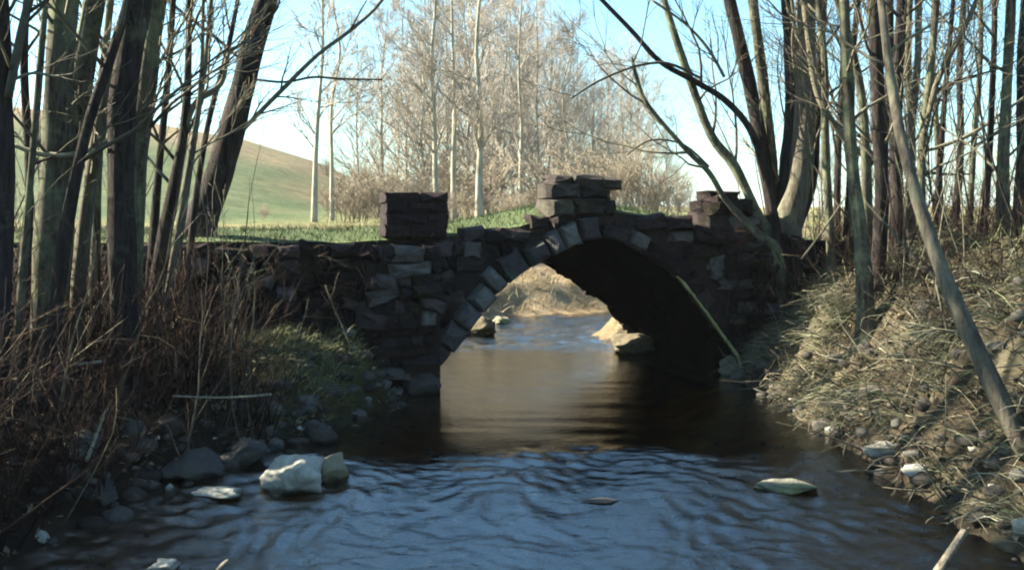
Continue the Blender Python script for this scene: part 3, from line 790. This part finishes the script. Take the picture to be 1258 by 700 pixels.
def px_ground(x, Y): return (x - CX) / F * Y
GB = 'birches beyond the bridge'
for i, (x, Y, h, r, lean, lab) in enumerate([
        (536, 27, 8.6, .085, -0.02, 'slender birch just right of the square parapet block'),
        (558, 30, 9.2, .09, 0.0, 'birch between the two brightest birch trunks'),
        (588, 26, 8.4, .10, 0.012, 'birch with the brightest white trunk behind the bridge'),
        (386, 24, 8, .07, 0.03, 'thin pale birch standing on the green slope left of the square block'),
        (408, 27, 9, .06, 0.01, 'fainter birch right of the one on the green slope'),
        (640, 33, 8.8, .08, 0.0, 'pale birch left of the broken parapet stub')]):
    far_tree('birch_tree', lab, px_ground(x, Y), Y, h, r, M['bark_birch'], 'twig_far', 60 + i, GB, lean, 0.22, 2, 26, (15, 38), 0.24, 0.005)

protos = []
wood = [  # x px, depth, height, spread
    (470, 40, 8.5), (500, 46, 11), (520, 38, 9.5), (548, 44, 13), (575, 40, 12), (600, 48, 14), (618, 38, 11), (640, 44, 12), (660, 40, 9.6), (676, 48, 10.2), (695, 42, 8.4),
    (712, 50, 8.6), (730, 44, 7.2), (748, 52, 8.6), (765, 46, 8.0), (785, 54, 8.6), (800, 48, 6.6), (820, 56, 5.6), (440, 42, 7.4), (490, 56, 9.5), (560, 58, 13), (610, 60, 13.5), (650, 58, 11), (705, 62, 9.5),
    (530, 52, 12), (585, 54, 14), (630, 52, 12.5), (740, 60, 9), (775, 62, 9.4), (685, 56, 10)]
wood = [(x, Y, min(h, 1.6 + 0.195 * Y)) for x, Y, h in wood]
GW = 'bare trees in the thicket beyond the bridge'
LW = 'leafless tan tree in the hazy thicket beyond the bridge'
for k in range(5):
    x, Y, h = wood[k]
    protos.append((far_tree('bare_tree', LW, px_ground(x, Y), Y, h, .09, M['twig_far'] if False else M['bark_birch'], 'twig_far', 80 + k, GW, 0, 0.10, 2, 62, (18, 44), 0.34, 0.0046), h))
rw = random.Random(3)
for k, (x, Y, h) in enumerate(wood[5:]):
    pr, ph = protos[k % 5]
    X = px_ground(x, Y); c = copy_tree(pr, (X, Y, ground(X, Y)), rw.uniform(0, 6.28), h / ph)
# far hedge-row trees on the right skyline
for k, (x, Y, h) in enumerate([(1010, 60, 8), (1060, 70, 9), (1120, 66, 8), (1180, 75, 7), (1230, 80, 8)]):
    pr, ph = protos[(k + 2) % 5]
    X = px_ground(x, Y); c = copy_tree(pr, (X, Y, ground(X, Y)), rw.uniform(0, 6.28), h / ph)
    tag(c, 'faint bare tree on the flat skyline behind the right bank', 'tree', 'bare trees on the right skyline')

# russet scrub under the wood
def shrub(label, X, Y, h, seed, group, mat='twig_scrub', n=26):
    rng = random.Random(seed); g = ground(X, Y); mb = MB()
    for _ in range(n):
        a = rng.uniform(0, 6.283); s = rng.uniform(0.05, 0.6)
        grow(mb, Vector((X + rng.gauss(0, .25), Y + rng.gauss(0, .25), g - .05)), Vector((math.cos(a) * s, math.sin(a) * s, 1)), h * rng.uniform(.6, 1), 0.012, 2, rng, 0.02, 0.14, (4, 7), (18, 45), 0.0045, 3)
    root = thing('bare_shrub', (X, Y, g), label, 'shrub', group)
    mb.build('branches', M[mat], root)
    return root
GS = 'russet scrub under the thicket'
LS = 'russet leafless scrub bush at the foot of the far thicket'
sp = []
srng = random.Random(8)
spots = [(x + srng.uniform(-8, 8), srng.uniform(29, 42), srng.uniform(0.9, 2.6)) for x in range(415, 870, 19)] + [(x + srng.uniform(-8, 8), srng.uniform(24, 30), srng.uniform(0.6, 1.3)) for x in range(430, 640, 40)]
spots += [(x, 66 + srng.uniform(-3, 3), srng.uniform(0.7, 1.6)) for x in (236, 402, 437, 452)]
spots += [(x + srng.uniform(-6, 6), srng.uniform(26, 60), srng.uniform(0.4, 1.3)) for x in (318, 424, 440, 456)]
for k, (x, Y, h) in enumerate(spots):
    X = px_ground(x, Y)
    if k < 4: sp.append((shrub(LS, X, Y, h, 200 + k, GS), h))
    else:
        pr, ph = sp[k % 4]
        copy_tree(pr, (X, Y, ground(X, Y)), srng.uniform(0, 6.28), h / ph)

# ------------------------------------------------------------------ sticks
def stick(label, pts, w0, w1, mat='wood_pale', name='stick', seed=0):
    ctrl = [(Vector(p), lerp(w0, w1, i / (len(pts) - 1))) for i, p in enumerate(pts)]
    q, r = smooth_path(ctrl, 4)
    o = thing(name, tuple(q[0]), label, 'stick'); org = q[0].copy()
    C.objects.unlink(o); bpy.data.objects.remove(o)
    mb = MB(); tube(mb, [p - org for p in q], r, 7, 0.25)
    ob = mb.build(name, M[mat]); ob.location = org
    return tag(ob, label, 'stick')
on_water = on_surface
stick('bleached broken branch poking out of the water at lower right', [on_water(1140, 720, -0.05), on_water(1160, 690, 0.05), P(1185, 652, 5.75)], .028, .022)
stick('pale twig stub at the near edge of the stream', [on_water(262, 712, -.05), P(270, 698, 5.45), P(281, 688, 5.45)], .016, .012)
stick('thin bleached stick lying level in front of the brush', [P(212, 486, 7.0), P(262, 488, 7.0), P(300, 487, 7.02), P(333, 484, 7.02)], .006, .009)
stick('pale twig slanting down through the dark brush', [P(132, 500, 6.35), P(120, 530, 6.3), P(106, 566, 6.2)], .008, .012)
stick('short pale stick end in the brush left of the level one', [P(92, 448, 6.9), P(108, 446, 6.9), P(124, 444, 6.85)], .010, .012)
stick('thin pale stake leaning on the right bank by the pole', [P(1150, 350, 7.6), P(1162, 400, 7.5), P(1182, 487, 7.3)], .007, .011, 'bark_pale')
stick('broken tan branch propped among the stems on the right', [P(1060, 244, 9.0), P(1088, 275, 8.9), P(1130, 325, 8.7)], .008, .013, 'bark_pale')
stick('yellow twig rising left of the alder stool', [P(884, 240, 9.8), P(908, 268, 9.85), P(938, 296, 9.9)], .008, .012, 'bark_pale')
stick('dead branch sloping down behind the right-hand stool', [P(1040, 240, 9.3), P(1010, 285, 9.3), P(985, 318, 9.4)], .006, .012, 'bark_pale')
# gnarled stool and roots of the right-hand alder
def stool():
    root = [o for o in C.objects if o.get('label', '').startswith('many-stemmed')][0]
    rng = random.Random(77); mb = MB()
    def fp(x, y, out):
        a, z = face_sz(x, y, -out); return B(a, -out, z)
    for x, y in [(925, 350), (938, 372), (950, 338), (905, 330), (965, 384), (985, 372), (1006, 356), (1020, 345), (980, 400), (912, 306), (996, 392), (940, 318), (1030, 372), (958, 350), (972, 346), (930, 395)]:
        a = P(962 + rng.uniform(-16, 22), 294 + rng.uniform(-6, 8), 11.0 - rng.uniform(0, .12)); e = fp(x, y, rng.uniform(0.06, 0.14))
        k1 = a.lerp(e, 0.33) + ES * rng.gauss(0, .06) - EU * 0.10 + Vector((0, 0, rng.gauss(0, .03) + .02)); k2 = a.lerp(e, 0.68) + ES * rng.gauss(0, .07) - EU * 0.05
        r = rng.uniform(.010, .034)
        q, rr = smooth_path([(a, r * 1.5), (k1, r), (k2, r * .7), (e, r * .25)], 5)
        tube(mb, q, rr, 7, .45)
        for _ in range(3):
            grow(mb, q[rng.randint(4, len(q) - 3)], (e - a).normalized() + Vector((rng.gauss(0, .5), -0.2, rng.gauss(0, .4))), rng.uniform(.15, .4), r * .4, 1, rng, -0.05, .2, (2, 4), (25, 60), .002, 4)
    rock_mesh(mb, P(963, 296, 11.1), (0.20, 0.16, 0.17), rng, 4, 3, 0.45)
    mb.build('roots', M['bark_dark'], root)
stool()

# ------------------------------------------------------------------ ground cover
def blades(name, mat, n, sampler, seed, length, width, droop, dirf, label=None, segs=3):
    rng = random.Random(seed); mb = MB(); made = 0; tries = 0
    while made < n and tries < n * 8:
        tries += 1
        q = sampler(rng)
        if q is None: continue
        x, y, z = q
        L = rng.uniform(*length); w = rng.uniform(*width)
        dx, dy, dz = dirf(rng, x, y); d = Vector((dx, dy, dz)).normalized()
        side = d.cross(Vector((rng.gauss(0, 1), rng.gauss(0, 1), rng.gauss(0, 1)))).normalized()
        p = Vector((x, y, z - 0.015)); vs = []; k = segs
        for i in range(k):
            ww = w * (1 - i / k)
            vs += [p - side * ww, p + side * ww]
            p = p + d * (L / k); d = (d + Vector((0, 0, -droop))).normalized()
        vs.append(p)
        fs = [(2 * i, 2 * i + 1, 2 * i + 3, 2 * i + 2) for i in range(k - 1)] + [(2 * k - 2, 2 * k - 1, 2 * k)]
        mb.add(vs, fs); made += 1
    o = mb.build(name, mat)
    return tag(o, label, None, None, 'stuff')

def bank_right(rng):
    x = rng.uniform(1.6, 6.5); y = rng.uniform(5.0, 12.4)
    e, side = stream(x, y)
    if side < 0 or e < 0.06 or e > 3.2: return None
    s, u = to_bridge(x, y)
    if u > -0.08 and s < 4.6: return None
    if nz(x * 2.2, y * 2.2, 11) < rng.uniform(-0.45, 0.25): return None
    return x, y, ground(x, y)
blades('dead_grass', M['straw'], 9000, bank_right, 1, (0.10, 0.34), (0.0025, 0.006), 0.35, lambda r, x, y: (-0.9 + r.gauss(0, .45), -0.35 + r.gauss(0, .45), 0.35 + r.uniform(0, .6)),
       'long dead straw hanging down the right bank')
def tufts(name, mat, n, per, sampler, seed, length, label):
    rng = random.Random(seed); mb = MB(); k = 0
    while k < n:
        q = sampler(rng)
        if q is None: continue
        k += 1; c = Vector(q); lean = Vector((-1 + rng.gauss(0, .35), -0.35 + rng.gauss(0, .35), 0.15)); sp = rng.uniform(.04, .12); Lm = rng.uniform(.6, 1.2)
        for _ in range(rng.randint(per // 2, per)):
            x, y = c.x + rng.gauss(0, sp), c.y + rng.gauss(0, sp)
            p = Vector((x, y, ground(x, y) - .01)); d = (lean + Vector((rng.gauss(0, .28), rng.gauss(0, .28), rng.uniform(.1, .9)))).normalized()
            side = d.cross(Vector((rng.gauss(0, 1), rng.gauss(0, 1), rng.gauss(0, 1)))).normalized(); L = rng.uniform(*length) * Lm; w = rng.uniform(.0022, .005); vs = []
            for i in range(4):
                vs += [p - side * w * (1 - i / 4), p + side * w * (1 - i / 4)]; p = p + d * L / 4; d = (d + Vector((0, 0, -.38))).normalized()
            vs.append(p); mb.add(vs, [(0, 1, 3, 2), (2, 3, 5, 4), (4, 5, 7, 6), (6, 7, 8)])
    return tag(mb.build(name, mat), label, None, None, 'stuff')
def tuft_right(rng):
    x = rng.uniform(1.6, 5.0); y = rng.uniform(5.2, 11.2); e, side = stream(x, y); s, u = to_bridge(x, y)
    if side < 0 or e < 0.12 or e > 1.9 or (u > -.08 and s < 4.6) or nz(x * 1.6, y * 1.6, 17) < -.12: return None
    return x, y, ground(x, y)
tufts('straw_tufts', M['straw'], 230, 55, tuft_right, 41, (.14, .42), 'shaggy tufts of dead straw combed down the right bank')
def mound(rng):
    x = rng.gauss(-1.85, 0.42); y = rng.gauss(8.85, 0.42)
    e, side = stream(x, y); s, u = to_bridge(x, y)
    if side > 0 or e < 0.10 or u > -0.1 or nz(x * 3.3, y * 3.3, 31) < rng.uniform(-.3, .1): return None
    return x, y, ground(x, y)
blades('mound_grass', M['mound_grass'], 5200, mound, 2, (0.05, 0.20), (0.002, 0.005), 0.5, lambda r, x, y: (0.3 + r.gauss(0, .5), -0.3 + r.gauss(0, .5), 1), 'pale green grass on the sunlit mound by the left abutment')
def deckp(rng):
    s = rng.uniform(S0, S1); u = rng.uniform(0.02, BW - .05)
    if u > 1.2 and rng.random() < .5: return None
    q = B(s, u, top_z(s) - 0.04 + 0.10 * math.sin(math.pi * clamp((u - .05) / (BW - .08))))
    return q.x, q.y, q.z
blades('deck_grass', M['grass'], 16000, deckp, 3, (0.04, 0.12), (0.002, 0.0045), 0.25, lambda r, x, y: (r.gauss(0, .5), r.gauss(0, .5), 1), 'short green grass along the top of the bridge')
def upstream(rng):
    x = rng.uniform(-4, 6); y = rng.uniform(13.3, 23)
    e, side = stream(x, y)
    if e < 0.15 or e > 4.5: return None
    return x, y, ground(x, y)
blades('dead_grass', M['bleached'], 14000, upstream, 4, (0.10, 0.30), (0.003, 0.007), 0.3, lambda r, x, y: (r.gauss(0, .6), r.gauss(0, .6), .8), 'bleached grass on the sunlit banks upstream of the arch')
def topright(rng):
    x = rng.uniform(3.0, 9); y = rng.uniform(7, 20); e, side = stream(x, y)
    if side < 0 or e < 1.4: return None
    return x, y, ground(x, y)
blades('grass', M['mound_grass'], 7000, topright, 5, (0.12, 0.32), (0.003, 0.006), 0.3, lambda r, x, y: (r.gauss(0, .5), r.gauss(0, .5), 1), 'rough olive grass along the top of the right bank')

# brush on the left bank: dead stems nobody could count
def brush(name, n, seed, region, h, rad, label, mat='stalk', lean=0.35, lvl=0):
    rng = random.Random(seed); mb = MB(); k = 0
    while k < n:
        q = region(rng)
        if q is None: continue
        x, y, z = q; L = rng.uniform(*h)
        grow(mb, Vector((x, y, z - .03)), Vector((rng.gauss(0.05, lean), rng.gauss(0, lean), 1)), L, rng.uniform(*rad), lvl if rng.random() < .6 else 0, rng, -0.03, 0.13, (2, 4), (25, 60), 0.0018, 3)
        k += 1
    return tag(mb.build(name, M[mat]), label, None, None, 'stuff')
def left_brush(rng):
    x = rng.uniform(-5.5, -1.3); y = rng.uniform(5.0, 9.6)
    e, side = stream(x, y); s, u = to_bridge(x, y)
    if side > 0 or e < 0.08 or u > -0.15: return None
    g = ((x + 1.75) / 0.62) ** 2 + ((y - 8.8) / 0.8) ** 2
    if g < 1.3 or (x > -3.6 and abs(y - 8.95 - 0.27 * (-1.75 - x)) < 0.45 and rng.random() < .85): return None
    xp = x / y * F + CX
    if x > -3.4 and abs(y - 6.55 - 0.27 * (-1.4 - x)) < 0.35 and rng.random() < .8: return None
    if xp > 345 and rng.random() < .8: return None
    if nz(x * 1.7, y * 1.7, 21) < rng.uniform(-.5, .15): return None
    return x, y, ground(x, y)
brush('undergrowth', 3600, 6, left_brush, (0.3, 1.15), (.0025, .007), 'tangle of dead brown stems covering the left bank', lvl=1)
def wall_brush(rng):
    s = rng.uniform(-4.0, -1.5); u = rng.uniform(-.35, -.15); q = B(s, u, 0)
    return q.x, q.y, ground(q.x, q.y)
brush('undergrowth', 260, 9, wall_brush, (0.3, 0.9), (.002, .005), 'dark brush growing against the left wing wall', lvl=1)
def hang(name, n, seed, s0, s1, label, mat='stalk'):
    rng = random.Random(seed); mb = MB()
    for _ in range(n):
        s = rng.uniform(s0, s1); z = rng.uniform(0.35, 1.0) * top_z(s)
        if z < arch_z(s) + .25: continue
        grow(mb, B(s, -0.03, z), Vector((rng.gauss(0, .6), -0.5, rng.gauss(-.3, .6))), rng.uniform(.15, .5), rng.uniform(.0025, .005), 1, rng, -.1, .2, (2, 5), (25, 60), .0018, 3)
    return tag(mb.build(name, M[mat]), label, None, None, 'stuff')
hang('creeper_stems', 330, 51, 3.25, 4.6, 'dead creeper stems over the right end of the bridge face')
hang('creeper_stems', 260, 52, -3.6, -0.6, 'dead creeper stems over the left wing wall')
def right_brush(rng):
    x = rng.uniform(2.6, 6.0); y = rng.uniform(7.5, 12.5); e, side = stream(x, y); s, u = to_bridge(x, y)
    if side < 0 or e < .7 or e > 3.2 or (u > -.1 and s < 4.4): return None
    return x, y, ground(x, y)
brush('undergrowth', 1200, 10, right_brush, (0.25, 0.9), (.002, .006), 'thin dead stems standing along the top of the right bank', 'stalk', .4, 1)

# fallen leaves and pebbles
def litter(name, mat, n, sampler, seed, size, label):
    rng = random.Random(seed); mb = MB(); k = 0
    while k < n:
        q = sampler(rng)
        if q is None: continue
        p = Vector(q) + Vector((0, 0, .01)); L = rng.uniform(*size)
        a = Vector((rng.gauss(0, 1), rng.gauss(0, 1), rng.gauss(0, .4))).normalized(); b = a.cross(Vector((rng.gauss(0, .4), rng.gauss(0, .4), 1))).normalized()
        mb.add([p - a * L, p + b * L * .5 + Vector((0, 0, L * .2)), p + a * L, p - b * L * .5 + Vector((0, 0, L * .25))], [(0, 1, 2), (0, 2, 3)]); k += 1
    return tag(mb.build(name, mat, None, False), label, None, None, 'stuff')
def left_any(rng):
    x = rng.uniform(-5, -1.0); y = rng.uniform(5.0, 9.8); e, side = stream(x, y); s, u = to_bridge(x, y)
    if side > 0 or e < .05 or u > -.1: return None
    return x, y, ground(x, y)
litter('leaves', M['leaf_litter'], 2600, left_any, 12, (.015, .04), 'dead leaves lying on the left bank')
litter('leaves', M['leaf_litter'], 6000, bank_right, 13, (.015, .042), 'dead leaves lying among the straw of the right bank')
def pebbles(name, n, sampler, seed, size, label):
    rng = random.Random(seed); mb = MB(); k = 0
    while k < n:
        q = sampler(rng)
        if q is None: continue
        r = rng.uniform(*size) * rng.uniform(.5, 1.2)
        rock_mesh(mb, Vector(q), (r * rng.uniform(.8, 1.4), r, r * rng.uniform(.4, .8)), rng, 4, 1, .1); k += 1
    return tag(mb.build(name, M['pebble']), label, None, None, 'stuff')
def edge(rng):
    x = rng.uniform(-5, 5.5); y = rng.uniform(4.6, 10); e, side = stream(x, y)
    if not -0.35 < e < 0.35: return None
    return x, y, ground(x, y)
def ledge(rng):
    x = rng.uniform(-3.4, -.9); y = rng.uniform(6.2, 9.6); e, side = stream(x, y); s, u = to_bridge(x, y)
    if side > 0 or not -.12 < e < .5 or u > -.1: return None
    return x, y, ground(x, y)
pebbles('stones', 130, ledge, 24, (.04, .12), 'dark stones along the foot of the left bank and ledge')
pebbles('pebbles', 420, edge, 14, (.02, .055), 'small stones along both edges of the stream')
def bedp(rng):
    x = rng.uniform(-2.8, 3); y = rng.uniform(4.2, 9); e, side = stream(x, y)
    if e > -.2: return None
    return x, y, ground(x, y)
pebbles('pebbles', 450, bedp, 15, (.02, .06), 'stones on the bed of the stream')

def rb(rng):
    x = rng.uniform(1.8, 4.2); y = rng.uniform(5.3, 10.8); e, side = stream(x, y); s, u = to_bridge(x, y)
    if side < 0 or e < .0 or e > 1.3 or u > -.1 or rng.random() < e * .6: return None
    return x, y, ground(x, y)
pebbles('stones', 120, rb, 16, (.03, .12), 'stones and clods embedded in the right bank')
def twigs_on(name, n, sampler, seed, label, mat='twig', L=(.15, .7), r=(.003, .010)):
    rng = random.Random(seed); mb = MB(); k = 0
    while k < n:
        q = sampler(rng)
        if q is None: continue
        k += 1
        grow(mb, Vector(q) + Vector((0, 0, .03)), Vector((rng.gauss(-.5, .7), rng.gauss(-.3, .7), rng.gauss(.15, .35))), rng.uniform(*L), rng.uniform(*r), 1 if rng.random() < .4 else 0, rng, -.04, .14, (1, 4), (25, 60), .002, 5)
    return tag(mb.build(name, M[mat]), label, None, None, 'stuff')
twigs_on('twigs', 240, rb, 17, 'dead twigs strewn over the right bank')
twigs_on('twigs', 90, rb, 18, 'bleached twigs strewn over the right bank', 'wood_pale', (.12, .5))
twigs_on('twigs', 160, left_any, 19, 'dead twigs strewn over the left bank')
# saplings standing in the brush of the left bank
srg = random.Random(23); k = 0
while k < 64:
    q = left_brush(srg)
    if q is None or q[1] < 6.3: continue
    k += 1; mb = MB(); L = srg.uniform(1.0, 2.9)
    grow(mb, Vector((0, 0, -.04)), Vector((srg.gauss(.05, .16), srg.gauss(0, .12), 1)), L, srg.uniform(.006, .013), 2 if k % 3 == 0 else 1, srg, .03, .08, (2, 5), (20, 45), .002, 5)
    o = mb.build('sapling', M[srg.choice(['twig', 'bark_dark', 'bark_green', 'bark_pale'])]); o.location = q
    tag(o, 'thin leafless sapling rising out of the brush on the left bank', 'sapling', 'saplings in the left-bank brush')

def right_top(rng):
    x = rng.uniform(2.9, 6.2); y = rng.uniform(8.0, 13.0); e, side = stream(x, y); s, u = to_bridge(x, y)
    if side < 0 or e < .6 or e > 3.2 or (u > -.05 and s < 3.7): return None
    return x, y, ground(x, y)
k = 0
while k < 60:
    q = right_top(srg)
    if q is None: continue
    k += 1; mb = MB(); L = srg.uniform(1.2, 3.2)
    grow(mb, Vector((0, 0, -.04)), Vector((srg.gauss(-.05, .2), srg.gauss(0, .12), 1)), L, srg.uniform(.006, .014), 2, srg, .03, .07, (2, 4), (18, 42), .002, 5)
    o = mb.build('sapling', M[srg.choice(['twig', 'bark_dark', 'bark_green', 'bark_pale'])]); o.location = q
    tag(o, 'thin leafless sapling among the stems on top of the right bank', 'sapling', 'saplings on the right bank')

# ------------------------------------------------------------------ light, sky, camera
EL, AZ = R(34), R(12)     # sun low on the left, slightly beyond the bridge
sd = Vector((-math.cos(EL) * math.cos(AZ), math.cos(EL) * math.sin(AZ), math.sin(EL)))
sun = bpy.data.lights.new('sun', 'SUN'); sun.energy = 5.0; sun.angle = R(0.55); sun.color = (1.0, 0.92, 0.72)
so = bpy.data.objects.new('sun', sun); C.objects.link(so)
so.rotation_euler = (-sd).to_track_quat('-Z', 'Y').to_euler()
w = bpy.data.worlds.new('World'); bpy.context.scene.world = w; w.use_nodes = True
nt = w.node_tree; bg = nt.nodes['Background']
sky = nt.nodes.new('ShaderNodeTexSky'); sky.sky_type = 'NISHITA'; sky.sun_disc = False
sky.sun_elevation = EL; sky.sun_rotation = math.atan2(sd.x, sd.y)
sky.air_density = 1.0; sky.dust_density = 1.2; sky.ozone_density = 2.4; sky.altitude = 100
nt.links.new(mixc(nt, 1.0, sky.outputs[0], (0.77, 1.04, 1.0), 'MULTIPLY'), bg.inputs[0]); bg.inputs[1].default_value = 0.057

cam = bpy.data.cameras.new('camera'); co = bpy.data.objects.new('camera', cam); C.objects.link(co)
co.location = (0, 0, H); co.rotation_euler = (R(90), 0, 0)
cam.sensor_fit = 'HORIZONTAL'; cam.sensor_width = 36; cam.lens = 36 * F / 1258.0
cam.shift_y = -(350 - HY) / 1258.0
cam.clip_start = 0.05; cam.clip_end = 3000
sc = bpy.context.scene; sc.camera = co
for mt in bpy.data.materials:
    for n in mt.node_tree.nodes:
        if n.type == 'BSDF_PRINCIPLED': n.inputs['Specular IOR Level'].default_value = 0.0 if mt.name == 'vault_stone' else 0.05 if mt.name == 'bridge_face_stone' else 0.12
    if mt.name in ('pale_rock', 'bleached_wood', 'painted_sun_edge', 'air', 'stream_water', 'pale_twig_bark'): continue
    nt = mt.node_tree
    for n in nt.nodes:
        if n.type == 'BSDF_PRINCIPLED' and n.inputs['Base Color'].links:
            src = n.inputs['Base Color'].links[0].from_socket
            nt.links.new(mixc(nt, 1.0, src, (0.76, 0.76, 0.76), 'MULTIPLY'), n.inputs['Base Color']); break
for o in C.objects:
    if '_o' in o: del o['_o']
vs = sc.view_settings
vs.view_transform = 'Standard'; vs.look = 'None'; vs.gamma = 1.0; vs.exposure = 2.6; vs.use_curve_mapping = False
sc.render.engine = 'CYCLES'
# the pale spring air
mb = MB(); x0, x1, y0, y1, z0, z1 = -1500, 1500, -200, 2400, -16, 22
mb.add([(x, y, z) for z in (z0, z1) for y in (y0, y1) for x in (x0, x1)], [(0, 2, 3, 1), (4, 5, 7, 6), (0, 1, 5, 4), (2, 6, 7, 3), (0, 4, 6, 2), (1, 3, 7, 5)])
m = bpy.data.materials.new('air'); m.use_nodes = True; nt = m.node_tree
for n in list(nt.nodes): nt.nodes.remove(n)
pv = nt.nodes.new('ShaderNodeVolumePrincipled'); pv.inputs['Color'].default_value = (.9, .93, .95, 1); pv.inputs['Density'].default_value = 0.0003
ou = nt.nodes.new('ShaderNodeOutputMaterial'); nt.links.new(pv.outputs[0], ou.inputs['Volume'])
tag(mb.build('haze', m, None, False), kind='stuff')
sc.cycles.max_bounces = 6; sc.cycles.transparent_max_bounces = 12; sc.cycles.caustics_reflective = False
sc.cycles.filter_width = 2.0; sc.cycles.use_denoising = True
